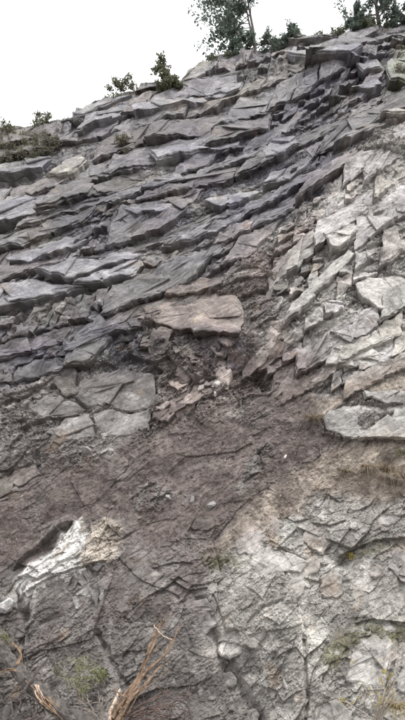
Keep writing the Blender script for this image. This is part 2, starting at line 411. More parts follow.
# traced ledges: (line, step in metres, reach above, reach below in photo pixels)
LEDGES = [
    ([(-40, 322), (0, 316), (43, 305), (90, 293), (128, 283), (152, 268)], 0.28, 16, 12),
    ([(-40, 300), (0, 287), (33, 273), (67, 260), (95, 249)], 0.20, 9, 8),
    ([(28, 284), (73, 291), (100, 276), (136, 261)], 0.10, 7, 6),
    ([(-40, 246), (0, 233), (40, 222), (88, 207), (128, 192)], 0.22, 12, 12),
    ([(52, 369), (85, 364), (100, 358), (112, 363), (130, 354), (150, 362), (168, 369)], 0.24, 18, 12),
    ([(139, 325), (165, 329), (180, 338), (210, 346), (238, 344)], 0.10, 20, 12),
    ([(18, 430), (40, 420), (63, 413)], 0.14, 10, 14),
    ([(-20, 474), (4, 470), (30, 462), (36, 448)], 0.12, 12, 8),
    ([(134, 124), (155, 117), (176, 110), (210, 101)], 0.30, 10, 10),
    ([(76, 140), (84, 124), (100, 117), (115, 111), (138, 105)], 0.16, 6, 8),
    ([(-20, 180), (10, 178), (44, 168), (56, 158)], 0.24, 8, 8),
    ([(135, 145), (182, 132), (218, 121), (270, 111)], 0.16, 7, 6),
    ([(100, 172), (135, 157), (168, 148), (190, 139), (222, 138)], 0.18, 7, 7),
    ([(140, 190), (180, 176), (212, 172), (246, 156), (262, 150)], 0.28, 9, 9),
    ([(284, 68), (300, 72), (316, 74), (356, 70), (364, 62)], 0.26, 10, 9),
    ([(352, 84), (364, 84), (382, 76)], 0.2, 7, 6),
    ([(348, 99), (366, 99), (384, 90)], 0.2, 7, 6),
    ([(366, 38), (384, 34), (404, 26), (430, 20)], 0.3, 7, 8),
    ([(376, 134), (392, 132), (430, 122)], 0.32, 12, 14),
    ([(324, 186), (340, 176), (358, 165)], 0.28, 10, 8),
    ([(262, 189), (290, 189), (310, 176)], 0.12, 7, 6),
    ([(276, 300), (300, 276), (322, 262)], 0.22, 10, 10),
    ([(322, 260), (332, 269), (343, 263), (358, 246)], 0.24, 8, 9),
    ([(350, 268), (376, 252), (405, 236), (440, 226)], 0.20, 10, 8),
    ([(288, 345), (300, 339), (309, 331)], 0.2, 8, 7),
    ([(330, 349), (350, 351), (374, 352)], 0.22, 9, 8),
    ([(322, 379), (350, 379), (376, 378), (402, 362), (430, 354)], 0.16, 10, 5),
    ([(318, 438), (342, 447), (380, 448), (430, 448)], 0.12, 8, 8),
    ([(268, 543), (290, 558), (312, 567), (326, 567)], 0.06, 8, 5),
    ([(336, 560), (350, 553), (378, 541), (430, 536)], 0.14, 10, 8),
    ([(310, 527), (330, 530), (346, 524)], 0.10, 8, 5),
    ([(172, 583), (190, 595), (210, 590)], 0.08, 9, 5),
    ([(160, 571), (175, 568), (197, 568)], 0.06, 8, 4),
    ([(10, 572), (24, 552), (40, 538), (58, 524), (74, 520)], 0.26, 12, 9),
    ([(12, 600), (24, 596), (52, 581), (84, 570), (118, 562)], 0.14, 10, 8),
    ([(204, 262), (216, 257), (230, 254)], 0.14, 6, 5),
    ([(340, 655), (356, 640), (372, 636)], 0.05, 5, 5),
    ([(300, 580), (330, 586), (352, 582)], 0.05, 8, 5),
    ([(352, 625), (372, 620), (404, 623), (440, 618)], 0.10, 9, 6),
    ([(120, 335), (140, 345), (150, 352)], 0.12, 8, 6),
    ([(206, 300), (228, 290), (254, 284)], 0.10, 8, 6),
    ([(160, 250), (190, 240), (215, 236)], 0.10, 7, 5),
    ([(90, 232), (120, 222), (150, 222), (166, 214)], 0.16, 8, 7),
    ([(0, 380), (30, 366), (62, 368)], 0.12, 8, 8),
    ([(0, 400), (24, 388), (60, 380)], 0.08, 6, 6),
]
# traced open cracks and gullies: (line, depth metres, half-width photo pixels)
CRACKS = [
    ([(203, 608), (216, 640), (228, 668), (246, 700), (268, 740)], 0.22, 7), ([(304, 640), (305, 670), (307, 700), (304, 740)], 0.10, 1.6),
    ([(396, 640), (394, 658), (386, 690)], 0.10, 1.6), ([(154, 372), (152, 400), (147, 428)], 0.06, 1.5),
    ([(341, 424), (342, 436), (340, 446)], 0.05, 1.0), ([(256, 546), (290, 558), (314, 568)], 0.06, 1.2),
    ([(320, 546), (330, 560), (345, 566)], 0.10, 5), ([(90, 525), (87, 545), (87, 570)], 0.05, 1.2),
    ([(100, 635), (112, 660), (128, 684)], 0.10, 3), ([(234, 372), (250, 366), (264, 382)], 0.22, 9),
    ([(274, 300), (296, 282), (310, 268)], 0.20, 9), ([(158, 571), (161, 575)], 0.16, 3.2), ([(16, 597), (22, 608), (26, 616)], 0.22, 5.5),
    ([(330, 183), (346, 174), (356, 168)], 0.18, 4), ([(216, 172), (232, 165), (246, 157)], 0.16, 5), ([(218, 257), (230, 255)], 0.14, 3),
    ([(120, 455), (128, 462), (122, 470)], 0.10, 5), ([(250, 625), (262, 612), (282, 604)], 0.06, 1.6), ([(380, 470), (390, 466)], 0.08, 5),
    ([(60, 247), (72, 252)], 0.03, 0.8), ([(20, 236), (60, 226), (96, 214)], 0.08, 2.5), ([(172, 210), (188, 200), (206, 196)], 0.12, 3),
    ([(38, 560), (52, 540), (62, 528)], 0.14, 5), ([(310, 356), (318, 380), (316, 396)], 0.05, 1.2), ([(360, 316), (370, 330), (366, 350)], 0.05, 1.2),
    ([(280, 350), (292, 372), (288, 392)], 0.05, 1.4), ([(110, 660), (124, 690)], 0.06, 2.0), ([(30, 640), (44, 624), (66, 618)], 0.04, 2.0),
]

rock = big + mid + sml + det
flat = np.zeros(PX.shape, F)
HAND = np.zeros(PX.shape, bool)
for k, (lab, poly, out, tilt, keep) in enumerate(SLABS):
    w, sd = poly_sd(poly, 4, 0.0)
    HAND[w] |= sd > -2.0
    flat[w] = np.maximum(flat[w], sst(0.0, 4.0, sd))
    SOILALL[w] = np.where(sd > 0, SOILALL[w] * 0.3, SOILALL[w])
D = B + rock * (1 - 0.72 * SOIL * SOILALL - 0.85 * TAN * SOILALL) + soil_relief * SOILALL
D -= 0.10 * flat
D += np.maximum(WHITEM, TANM) * (0.05 + 0.05 * fbm(U * 3.1, V * 3.1, 4, 811, ridged=True) + 0.35 * B2 + 0.4 * B1)
for (pts, step, ra, rb) in LEDGES:
    w, d, side, tt = line_sd(pts, max(ra, rb) * 1.4, 0.55)
    fade = sst(0.0, 0.10, tt) * sst(1.0, 0.90, tt)
    var = 0.75 + 0.5 * fbm(U[w] * 1.5, V[w] * 1.5, 2, 77)
    up = np.exp(-(d / ra) ** 1.3) * 0.55
    dn = -np.exp(-(d / rb) ** 1.6) * 0.60
    D[w] += (step * fade * var * np.where(side > 0, up * (1 - STRATA[w]) * 0.7, dn * 0.8)).astype(F)
for (pts, dep, hw) in CRACKS:
    w, d, side, tt = line_sd(pts, hw * 3 + 3, 0.7)
    var = 0.6 + 0.8 * rough[w]
    D[w] -= (0.8 * dep * np.exp(-(d / hw) ** 2.2) * var).astype(F)

# weathered edges: the steps are worn over a few centimetres
DB = blur(D, 2)
wallm = sst(0.04, 0.10, blur(np.abs(D - DB), 1))
D = D + (DB - D) * wallm
# ------------------------------------------------------------------ positions
over = np.maximum(V - VC, 0)                          # how far beyond the crest
Vf = np.minimum(V, VC)
ang = SLOPE + (R(16) - SLOPE) * sst(0.0, 1.1, over)
# integrate the profile beyond the crest
sy = np.cos(ang) ; sz = np.sin(ang)
back = over * (0.45 * math.cos(SLOPE) + 0.55 * math.cos(R(16)))
back = np.where(over < 1.1, over * np.cos((SLOPE + ang) / 2), 1.1 * math.cos((SLOPE + R(16)) / 2) + (over - 1.1) * math.cos(R(16)))
rise = np.where(over < 1.1, over * np.sin((SLOPE + ang) / 2), 1.1 * math.sin((SLOPE + R(16)) / 2) + (over - 1.1) * math.sin(R(16)))
k = (V - Vf)
BASE = P0 + U[..., None] * Sd + Vf[..., None] * Td + back[..., None] * (-Hd) + rise[..., None] * Zd
dn_face = Nd * 0.75 + Hd * 0.25
dn_face = dn_face / np.linalg.norm(dn_face)
bl = sst(0.0, 1.0, over)[..., None]
dn_top = Zd * 0.9 + Hd * 0.3
ND = dn_face * (1 - bl) + dn_top * bl
fadetop = 1 - 0.6 * sst(0.3, 1.6, over)
POS = (BASE + ND * (D * fadetop)[..., None]).astype(np.float64)
OVER = over
# roughness in space, so that steps and undersides are as rough as the faces
PV = POS.reshape(-1, 3)
amp3 = ((0.30 + 0.75 * rough2) * (1 - 0.50 * LOWF) * (1 - 0.55 * flat) * (1 - 0.6 * SOILALL) ).ravel()
n3a = gnoise3(PV * np.array([3.1, 3.1, 4.6]), 700); n3b = gnoise3(PV * np.array([8.3, 8.3, 12.0]) + 3.3, 701); n3c = gnoise3(PV * np.array([23, 23, 31.0]), 702)
l1, l2, l3 = lod(0.33).ravel(), lod(0.12).ravel(), lod(0.045).ravel()
POS = POS + (ND * 1.0 + Zd * 0.15) * ((0.045 * n3a * l1 + (0.024 * (1 - 3 * np.abs(n3b)) + 0.014 * n3b) * l2 + 0.012 * (1 - 3 * np.abs(n3c)) * l3) * amp3).reshape(NY, NX)[..., None]

# ------------------------------------------------------------------ colour (albedo only: kinds of rock, soil, moss)
def C(*a):
    return np.array(a, F)


def mixc(col_, c, m):
    return col_ + (c - col_) * m[..., None]


cn = fbm(U * 0.9, V * 0.9, 4, 501)
cn2 = fbm(U * 4, V * 4, 4, 503)
cn3 = fbm(U * 18, V * 18, 3, 505)
COL = np.zeros(PX.shape + (3,), F) + C(0.174, 0.167, 0.177)
tint = np.where(SM > 0.5, rA, rB) * 0.5 + np.where(SM > 0.5, rA1, rB1) * 0.5
COL = mixc(COL, C(0.205, 0.195, 0.172), sst(0.0, 0.5, cn) * STRATA * 0.7)                # buff streaks in the upper beds
COL = mixc(COL, C(0.126, 0.120, 0.141), sst(0.0, 0.5, -cn) * STRATA * 0.8)             # violet slate
COL = mixc(COL, C(0.160, 0.145, 0.135), (1 - STRATA) * 0.9)
COL = mixc(COL, C(0.405, 0.395, 0.378), PALE * (0.62 + 0.38 * sst(-0.3, 0.3, cn)))
COL = mixc(COL, C(0.40, 0.385, 0.355), LOWPALE * (0.45 + 0.55 * sst(-0.15, 0.25, cn)))
COL = mixc(COL, C(0.200, 0.162, 0.152), PINK * 0.75)
SLABCOL = {}
for kk, (lab, poly, out, tilt, keep) in enumerate(SLABS):
    if 'white' in lab: c = (0.60, 0.60, 0.60)
    elif 'pale boulder' in lab: c = (0.28, 0.27, 0.255)
    elif 'tan block' in lab: c = (0.50, 0.44, 0.37)
    elif 'tan' in lab: c = (0.295, 0.28, 0.25)
    elif 'brown' in lab: c = (0.185, 0.160, 0.150)
    elif 'rib' in lab or 'pale block' in lab or 'pale square' in lab or 'pale flat' in lab or 'rounded stone' in lab: c = (0.42, 0.405, 0.382)
    elif 'dark' in lab and 'slab' not in lab: c = (0.16, 0.155, 0.155)
    elif 'green' in lab: c = (0.21, 0.225, 0.18)
    elif 'smooth grey' in lab: c = (0.19, 0.183, 0.181)
    else: c = (0.255, 0.25, 0.268)
    SLABCOL[kk] = np.array(c)
# rock to rock variation, mottling and pale scars
RUB = np.clip(sst(0.45, 0.95, rough) * 0.8 + 0.5 * sst(0.6, 1.1, rough2), 0, 1) * (1 - SOILALL)
COL = mixc(COL, C(0.135, 0.130, 0.112), RUB * (0.50 * STRATA + 0.22 * (1 - STRATA)))        # olive, dirty rubble between the slabs
facet = np.where(SM > 0.5, rA1 * 0.5 + rA2 * 0.5, rB1 * 0.5 + rB2 * 0.5)
COL *= (0.62 + 0.35 * tint + 0.42 * facet * (1 - 0.45 * LOWF) + 0.42 * 0.5 * 0.45 * LOWF)[..., None]
COL *= (1 + 0.28 * cn2 + 0.16 * cn3)[..., None]
scar = sst(0.58, 0.70, rA2 * SM + rB2 * (1 - SM)) * sst(-0.05, 0.25, cn2) * (1 - SOILALL)
COL = mixc(COL, C(0.46, 0.45, 0.43), scar * (0.40 + 0.25 * PALE) * (1 - 0.5 * LOWF))
darkf = sst(0.62, 0.78, 1 - facet) * (1 - SOILALL) * (1 - flat)
COL = mixc(COL, C(0.085, 0.08, 0.078), darkf * 0.28 * (1 - 0.6 * LOWPALE))
lich = sst(0.16, 0.30, fbm(U * 3 + 3, V * 3, 5, 511)) * np.maximum(LOWPALE, PALE * 0.6)
COL = mixc(COL, C(0.46, 0.46, 0.44), lich * 0.38)
iron = sst(0.34, 0.48, fbm(U * 1.7 + 8, V * 1.7, 4, 513)) * (1 - 0.5 * SOILALL)
COL = mixc(COL, C(0.24, 0.165, 0.105), iron * 0.45)
# soil
sc = C(0.108, 0.088, 0.084) + (C(0.168, 0.142, 0.132) - C(0.108, 0.088, 0.084)) * sst(-0.35, 0.4, cn2)[..., None]
tc = C(0.235, 0.20, 0.168) + (C(0.35, 0.305, 0.26) - C(0.235, 0.20, 0.168)) * sst(-0.35, 0.4, cn2)[..., None]
tanw = np.clip(TAN * 1.1, 0, 1)[..., None]
streak = sst(-0.35, 0.15, fbm(blu * 1.3, blv * 5.0, 4, 515) + 0.25 * SOILALL)
SA = (SOILALL * np.where(TAN > 0.5, 0.55 + 0.40 * streak, 0.22 + 0.72 * streak))[..., None]
COL = COL * (1 - SA) + (sc * (1 - tanw) + tc * tanw) * (1 + 0.22 * cn3)[..., None] * SA
# earth washed down over the rock round the slide, thin and streaky
wash = soft_mask([[(-60, 480), (60, 440), (150, 420), (250, 395), (300, 350), (330, 400), (330, 460), (300, 540), (210, 600),
                   (130, 640), (20, 660), (-60, 640)],
                  [(130, 335), (165, 300), (205, 280), (268, 255), (305, 300), (300, 370), (250, 410), (150, 430)]], 26, 3) * sst(-0.25, 0.3, fbm(U * 2.4 - V, V * 1.1 + U * 0.5, 4, 521)) * (1 - 0.8 * flat)
COL = mixc(COL, C(0.120, 0.099, 0.094), wash * 0.6)
# moss
DAMP = soft_mask([[(40, 212), (130, 190), (200, 165), (262, 150), (345, 160), (325, 205), (240, 218), (150, 238), (70, 250)],
                  [(140, 128), (230, 112), (300, 106), (372, 108), (345, 150), (210, 158), (150, 160)], [(276, 75), (330, 60), (400, 25), (410, 100), (300, 108)],
                  [(100, 340), (150, 330), (240, 345), (262, 385), (225, 395), (170, 372), (110, 372)], [(60, 330), (112, 312), (118, 345), (70, 372), (-20, 372), (-20, 345)]], 12, 3.0)
DAMP = DAMP * sst(-0.35, 0.15, fbm(U * 0.8 + 2, V * 0.8, 4, 551))
COL *= 1 - DAMP[..., None] * C(0.46, 0.46, 0.38)
MOSS = soft_mask([[(318, 665), (330, 640), (352, 622), (388, 620), (420, 622), (420, 650), (392, 640), (362, 640), (345, 662), (330, 672)],
                  [(340, 562), (352, 552), (376, 542), (384, 546), (360, 560)], [(390, 545), (430, 536), (430, 546)],
                  [(384, 95), (398, 46), (430, 46), (430, 90)], [(205, 562), (230, 556), (240, 570), (212, 572)]], 7, 3)
MOSS = MOSS * sst(-0.35, 0.05, fbm(U * 5, V * 5, 4, 531))
mossc = C(0.075, 0.070, 0.045) + (C(0.14, 0.135, 0.07) - C(0.075, 0.070, 0.045)) * sst(-0.3, 0.4, cn3)[..., None]
COL = COL * (1 - (MOSS * 0.85)[..., None]) + mossc * (MOSS * 0.85)[..., None]
wv = sst(-0.55, 0.0, cn2 + 0.5 * cn3 + 0.25 * cn)
COL = mixc(COL, C(0.36, 0.325, 0.285) + (C(0.62, 0.61, 0.59) - C(0.36, 0.325, 0.285)) * wv[..., None], WHITEM * 0.95)
COL = mixc(COL, C(0.22, 0.19, 0.165) + (C(0.42, 0.375, 0.325) - C(0.22, 0.19, 0.165)) * wv[..., None], TANM * 0.9)
stain = soft_mask([[(194, 331), (200, 324), (207, 322), (206, 329), (199, 334)]], 4) * 0.7
COL = mixc(COL, C(0.46, 0.36, 0.24), stain)
# turf and leaf litter along the crest and behind it
TURF = np.maximum(sst(0.15, 0.7, OVER), soft_mask([[(-160, 190), (-160, 130), (0, 120), (38, 126), (60, 140), (40, 158), (10, 164)]], 10, 2.5)
                  * sst(-0.2, 0.15, cn2))
COL = mixc(COL, C(0.105, 0.105, 0.07), TURF * 0.75 * sst(-0.45, 0.05, cn2 + 0.4 * TURF))
COL = np.clip(COL, 0.02, 0.85)
WET = np.clip(DAMP * 0.5 + STRATA * (1 - PALE) * (0.35 + 0.9 * sst(-0.2, 0.3, fbm(U * 0.7, V * 0.7, 3, 541))), 0, 1) * (1 - SOILALL) * (1 - TURF)

# ------------------------------------------------------------------ materials
def new_mat(name):
    m = bpy.data.materials.new(name)
    m.use_nodes = True
    nt = m.node_tree
    return m, nt, nt.nodes['Principled BSDF']


def noise_node(nt, scale, detail, vec=None, rough_=0.6):
    n = nt.nodes.new('ShaderNodeTexNoise')
    n.inputs['Scale'].default_value = scale
    n.inputs['Detail'].default_value = detail
    n.inputs['Roughness'].default_value = rough_
    if vec is not None:
        nt.links.new(vec, n.inputs['Vector'])
    return n


def rock_material():
    m, nt, b = new_mat('rock')
    geo = nt.nodes.new('ShaderNodeNewGeometry')
    at = nt.nodes.new('ShaderNodeAttribute'); at.attribute_name = 'albedo'
    aw = nt.nodes.new('ShaderNodeAttribute'); aw.attribute_name = 'wet'
    n1 = noise_node(nt, 17, 7, geo.outputs['Position'], 0.7)
    n2 = noise_node(nt, 70, 4, geo.outputs['Position'], 0.7)
    mr = nt.nodes.new('ShaderNodeMapRange')
    mr.inputs[1].default_value = 0.3; mr.inputs[2].default_value = 0.7
    mr.inputs[3].default_value = 0.62; mr.inputs[4].default_value = 1.38
    nt.links.new(n1.outputs['Fac'], mr.inputs[0])
    mr2 = nt.nodes.new('ShaderNodeMapRange')
    mr2.inputs[1].default_value = 0.3; mr2.inputs[2].default_value = 0.7
    mr2.inputs[3].default_value = 0.75; mr2.inputs[4].default_value = 1.25
    nt.links.new(n2.outputs['Fac'], mr2.inputs[0])
    n0 = noise_node(nt, 3.2, 7, geo.outputs['Position'], 0.65)
    mr0 = nt.nodes.new('ShaderNodeMapRange')
    mr0.inputs[1].default_value = 0.32; mr0.inputs[2].default_value = 0.68
    mr0.inputs[3].default_value = 0.68; mr0.inputs[4].default_value = 1.32
    nt.links.new(n0.outputs['Fac'], mr0.inputs[0])
    # fine lamination and hair joints along the bedding
    th = R(33)
    axes = [tuple(Sd * math.cos(th) + Td * math.sin(th)), tuple(-Sd * math.sin(th) + Td * math.cos(th)), tuple(Nd)]
    comb = nt.nodes.new('ShaderNodeCombineXYZ')
    for q, (a_, sc_) in enumerate(zip(axes, (1.6, 9.0, 6.0))):
        dt = nt.nodes.new('ShaderNodeVectorMath'); dt.operation = 'DOT_PRODUCT'
        dt.inputs[1].default_value = [x * sc_ for x in a_]
        nt.links.new(geo.outputs['Position'], dt.inputs[0])
        nt.links.new(dt.outputs['Value'], comb.inputs[q])
    nl = noise_node(nt, 1.6, 8, comb.outputs[0], 0.72)
    nl.inputs['Distortion'].default_value = 0.35
    mrl = nt.nodes.new('ShaderNodeMapRange')
    mrl.inputs[1].default_value = 0.30; mrl.inputs[2].default_value = 0.70
    mrl.inputs[3].default_value = 0.84; mrl.inputs[4].default_value = 1.16
    nt.links.new(nl.outputs['Fac'], mrl.inputs[0])
    vo = nt.nodes.new('ShaderNodeTexVoronoi'); vo.feature = 'DISTANCE_TO_EDGE'
    vo.inputs['Scale'].default_value = 0.8
    nd = nt.nodes.new('ShaderNodeVectorMath'); nd.operation = 'MULTIPLY_ADD'
    nd.inputs[1].default_value = (0.9, 0.9, 0.9)
    nt.links.new(nl.outputs['Color'], nd.inputs[0]); nt.links.new(comb.outputs[0], nd.inputs[2])
    nt.links.new(nd.outputs[0], vo.inputs['Vector'])
    ck = nt.nodes.new('ShaderNodeMapRange'); ck.interpolation_type = 'SMOOTHSTEP'
    ck.inputs[1].default_value = 0.0; ck.inputs[2].default_value = 0.05
    nt.links.new(vo.outputs['Distance'], ck.inputs[0])
    mu0 = nt.nodes.new('ShaderNodeMath'); mu0.operation = 'MULTIPLY'
    nt.links.new(mr.outputs[0], mu0.inputs[0]); nt.links.new(mr0.outputs[0], mu0.inputs[1])
    mu = nt.nodes.new('ShaderNodeMath'); mu.operation = 'MULTIPLY'
    nt.links.new(mu0.outputs[0], mu.inputs[0]); nt.links.new(mr2.outputs[0], mu.inputs[1])
    mul = nt.nodes.new('ShaderNodeMath'); mul.operation = 'MULTIPLY'
    nt.links.new(mu.outputs[0], mul.inputs[0]); nt.links.new(mrl.outputs[0], mul.inputs[1])
    vm = nt.nodes.new('ShaderNodeVectorMath'); vm.operation = 'SCALE'
    nt.links.new(at.outputs['Color'], vm.inputs[0]); nt.links.new(mul.outputs[0], vm.inputs['Scale'])
    nt.links.new(vm.outputs[0], b.inputs['Base Color'])
    rr = nt.nodes.new('ShaderNodeMapRange')
    rr.inputs[3].default_value = 0.92; rr.inputs[4].default_value = 0.46
    nt.links.new(aw.outputs['Fac'], rr.inputs[0]); nt.links.new(rr.outputs[0], b.inputs['Roughness'])
    b.inputs['Specular IOR Level'].default_value = 0.35
    bp = nt.nodes.new('ShaderNodeBump')
    bp.inputs['Strength'].default_value = 0.5
    bp.inputs['Distance'].default_value = 0.025
    ad = nt.nodes.new('ShaderNodeMath'); ad.operation = 'ADD'
    nt.links.new(n1.outputs['Fac'], ad.inputs[0]); nt.links.new(n2.outputs['Fac'], ad.inputs[1])
    nt.links.new(ad.outputs[0], bp.inputs['Height'])
    b2 = nt.nodes.new('ShaderNodeBump')
    b2.inputs['Strength'].default_value = 0.42; b2.inputs['Distance'].default_value = 0.05
    nt.links.new(nl.outputs['Fac'], b2.inputs['Height']); nt.links.new(bp.outputs['Normal'], b2.inputs['Normal'])
    b3 = nt.nodes.new('ShaderNodeBump')
    b3.inputs['Strength'].default_value = 0.6; b3.inputs['Distance'].default_value = 0.02
    nt.links.new(ck.outputs[0], b3.inputs['Height']); nt.links.new(b2.outputs['Normal'], b3.inputs['Normal'])
    nt.links.new(b3.outputs['Normal'], b.inputs['Normal'])
    return m


def plain(name, c, var=0.35, scale=20, rough_=0.85, bump=0.3, stretch=None, c2=None):
    m, nt, b = new_mat(name)
    tc_ = nt.nodes.new('ShaderNodeTexCoord')
    mp = nt.nodes.new('ShaderNodeMapping')
    if stretch:
        mp.inputs['Scale'].default_value = stretch
    nt.links.new(tc_.outputs['Object'], mp.inputs['Vector'])
    n = noise_node(nt, scale, 5, mp.outputs['Vector'])
    cr_ = nt.nodes.new('ShaderNodeValToRGB')
    cr_.color_ramp.elements[0].position = 0.32; cr_.color_ramp.elements[1].position = 0.68
    lo = [x * (1 - var) for x in c]; hi = list(c2) if c2 else [min(x * (1 + var), 1) for x in c]
    cr_.color_ramp.elements[0].color = (*lo, 1); cr_.color_ramp.elements[1].color = (*hi, 1)
    nt.links.new(n.outputs['Fac'], cr_.inputs['Fac'])
    nt.links.new(cr_.outputs['Color'], b.inputs['Base Color'])
    b.inputs['Roughness'].default_value = rough_
    b.inputs['Specular IOR Level'].default_value = 0.3
    if bump:
        bp = nt.nodes.new('ShaderNodeBump'); bp.inputs['Strength'].default_value = bump; bp.inputs['Distance'].default_value = 0.01
        nt.links.new(n.outputs['Fac'], bp.inputs['Height']); nt.links.new(bp.outputs['Normal'], b.inputs['Normal'])
    return m


def leaf_mat(name, c, var=0.5):
    m, nt, b = new_mat(name)
    geo = nt.nodes.new('ShaderNodeNewGeometry')
    hv = nt.nodes.new('ShaderNodeValToRGB')
    hv.color_ramp.elements[0].color = (*[x * (1 - var) for x in c], 1)
    hv.color_ramp.elements[1].color = (c[0] * (1 + var), c[1] * (1 + var * 0.8), c[2] * (1 + var * .5), 1)
    nt.links.new(geo.outputs['Random Per Island'], hv.inputs['Fac'])
    nt.links.new(hv.outputs['Color'], b.inputs['Base Color'])
    b.inputs['Roughness'].default_value = 0.55
    tr = nt.nodes.new('ShaderNodeBsdfTranslucent')
    nt.links.new(hv.outputs['Color'], tr.inputs['Color'])
    mx = nt.nodes.new('ShaderNodeMixShader'); mx.inputs[0].default_value = 0.45
    nt.links.new(b.outputs[0], mx.inputs[1]); nt.links.new(tr.outputs[0], mx.inputs[2])
    nt.links.new(mx.outputs[0], nt.nodes['Material Output'].inputs['Surface'])
    return m


M = {
    'rock': rock_material(),
    'bark': plain('weathered_bark', (0.085, 0.076, 0.07), 0.65, 16, 0.9, 1.0, (1, 1, 1)),
    'trunk': plain('tree_bark', (0.10, 0.085, 0.085), 0.4, 12, 0.9, 0.4),
    'fresh': plain('torn_wood', (0.20, 0.13, 0.085), 0.6, 22, 0.85, 0.8, None, (0.31, 0.22, 0.15)),
    'strand': plain('split_root_wood', (0.13, 0.092, 0.07), 0.6, 18, 0.85, 0.8, None, (0.28, 0.19, 0.13)),
    'palewood': plain('pale_wood', (0.42, 0.33, 0.26), 0.3, 14, 0.8, 0.3),
    'twig': plain('dark_twig', (0.075, 0.062, 0.058), 0.4, 12, 0.85, 0.2),
    'redtwig': plain('reddish_twig', (0.115, 0.082, 0.072), 0.4, 12, 0.85, 0.2),
    'drytwig': plain('dry_twig', (0.33, 0.29, 0.25), 0.3, 12, 0.85, 0.2),
    'ground': plain('gravel_earth', (0.17, 0.15, 0.13), 0.4, 8, 0.95, 0.6),
    'stone': plain('loose_stone', (0.26, 0.25, 0.245), 0.4, 14, 0.9, 0.5),
    'whitestone': plain('white_stone', (0.52, 0.51, 0.49), 0.35, 14, 0.85, 0.4),
    'clod': plain('earth_clod', (0.19, 0.160, 0.148), 0.4, 9, 0.95, 0.5),
    'leafdark': leaf_mat('dark_leaf', (0.125, 0.170, 0.150)),
    'leafmid': leaf_mat('scrub_leaf', (0.14, 0.155, 0.105)),
    'leafgrey': leaf_mat('grey_scrub_leaf', (0.15, 0.15, 0.12)),
    'leafyel': leaf_mat('yellow_leaf', (0.42, 0.36, 0.10), 0.3),
    'leaffresh': leaf_mat('fresh_green_leaf', (0.20, 0.23, 0.10), 0.35),
    'drygrass': leaf_mat('dry_grass', (0.27, 0.235, 0.185), 0.6),
    'straw': leaf_mat('straw', (0.46, 0.40, 0.27), 0.3),
}


# ------------------------------------------------------------------ helpers: objects
def tag(o, label=None, cat=None, group=None, kind=None):
    if label: o['label'] = label
    if cat: o['category'] = cat
    if group: o['group'] = group
    if kind: o['kind'] = kind
    return o


def mesh_obj(name, verts, faces, mat, parent=None, smooth=False, origin=None):
    me = bpy.data.meshes.new(name)
    v = np.asarray(verts, float)
    if origin is not None:
        v = v - np.asarray(origin, float)
    me.from_pydata(v.tolist(), [], [list(map(int, f)) for f in faces])
    if smooth:
        me.polygons.foreach_set('use_smooth', [True] * len(me.polygons))
    me.materials.append(mat)
    me.update()
    o = bpy.data.objects.new(name, me)
    if origin is not None:
        o.location = origin
    col.objects.link(o)
    if parent is not None:
        o.parent = parent
        o.matrix_parent_inverse = Matrix.Identity(4)
        if origin is not None:
            o.location = Vector(origin) - parent.location
        else:
            o.location = -parent.location
    return o


def quads_obj(name, verts, quads, mat, cols=None, wet=None, parent=None):
    me = bpy.data.meshes.new(name)
    nv, nf = len(verts), len(quads)
    me.vertices.add(nv); me.loops.add(nf * 4); me.polygons.add(nf)
    me.vertices.foreach_set('co', verts.astype(F).ravel())
    me.loops.foreach_set('vertex_index', quads.astype(np.int32).ravel())
    me.polygons.foreach_set('loop_start', np.arange(0, nf * 4, 4, dtype=np.int32))
    me.update(calc_edges=True)
    me.materials.append(mat)
    if cols is not None:
        a = me.color_attributes.new('albedo', 'FLOAT_COLOR', 'POINT')
        a.data.foreach_set('color', np.concatenate([cols, np.ones((nv, 1), F)], 1).astype(F).ravel())
    if wet is not None:
        a = me.attributes.new('wet', 'FLOAT', 'POINT')
        a.data.foreach_set('value', wet.astype(F).ravel())
    me.polygons.foreach_set('use_smooth', np.zeros(nf, bool))
    o = bpy.data.objects.new(name, me)
    col.objects.link(o)
    if parent is not None:
        o.parent = parent
    return o


def empty(name, loc, label, cat, group=None):
    o = bpy.data.objects.new(name, None)
    o.location = loc
    o.empty_display_size = 0.2
    col.objects.link(o)
    return tag(o, label, cat, group)


def surf(px, py, out=0.0):
    """point on the finished cliff surface whose base lies at this photo position"""
    i = int(np.clip(np.searchsorted(ay, py), 0, NY - 1)); j = int(np.clip(np.searchsorted(ax, px), 0, NX - 1))
    return POS[i, j] + Nd * out


# ------------------------------------------------------------------ ground
gx = np.concatenate([np.linspace(-300, -14, 12), np.linspace(-12, 12, 81), np.linspace(14, 300, 12)])
gy = np.concatenate([np.linspace(-300, -6, 12), np.linspace(-5, 14, 64), np.linspace(16, 60, 6)])
GX, GY = np.meshgrid(gx, gy)
GZ = -0.02 - 0.95 * sst(2.0, 5.6, GY) + 0.05 * fbm(GX * 0.9, GY * 0.9, 4, 601) * sst(40, 8, np.abs(GX) + np.abs(GY))
gi = np.arange(GX.size).reshape(GX.shape)
gq = np.stack([gi[:-1, :-1], gi[:-1, 1:], gi[1:, 1:], gi[1:, :-1]], -1).reshape(-1, 4)
g = quads_obj('ground', np.stack([GX, GY, GZ], -1).reshape(-1, 3), gq, M['ground'])
tag(g, kind='structure')

# ------------------------------------------------------------------ cliff: bedrock sheet and its separate slabs
idx = np.arange(NX * NY).reshape(NY, NX)
quads = np.stack([idx[:-1, :-1], idx[1:, :-1], idx[1:, 1:], idx[:-1, 1:]], -1).reshape(-1, 4)
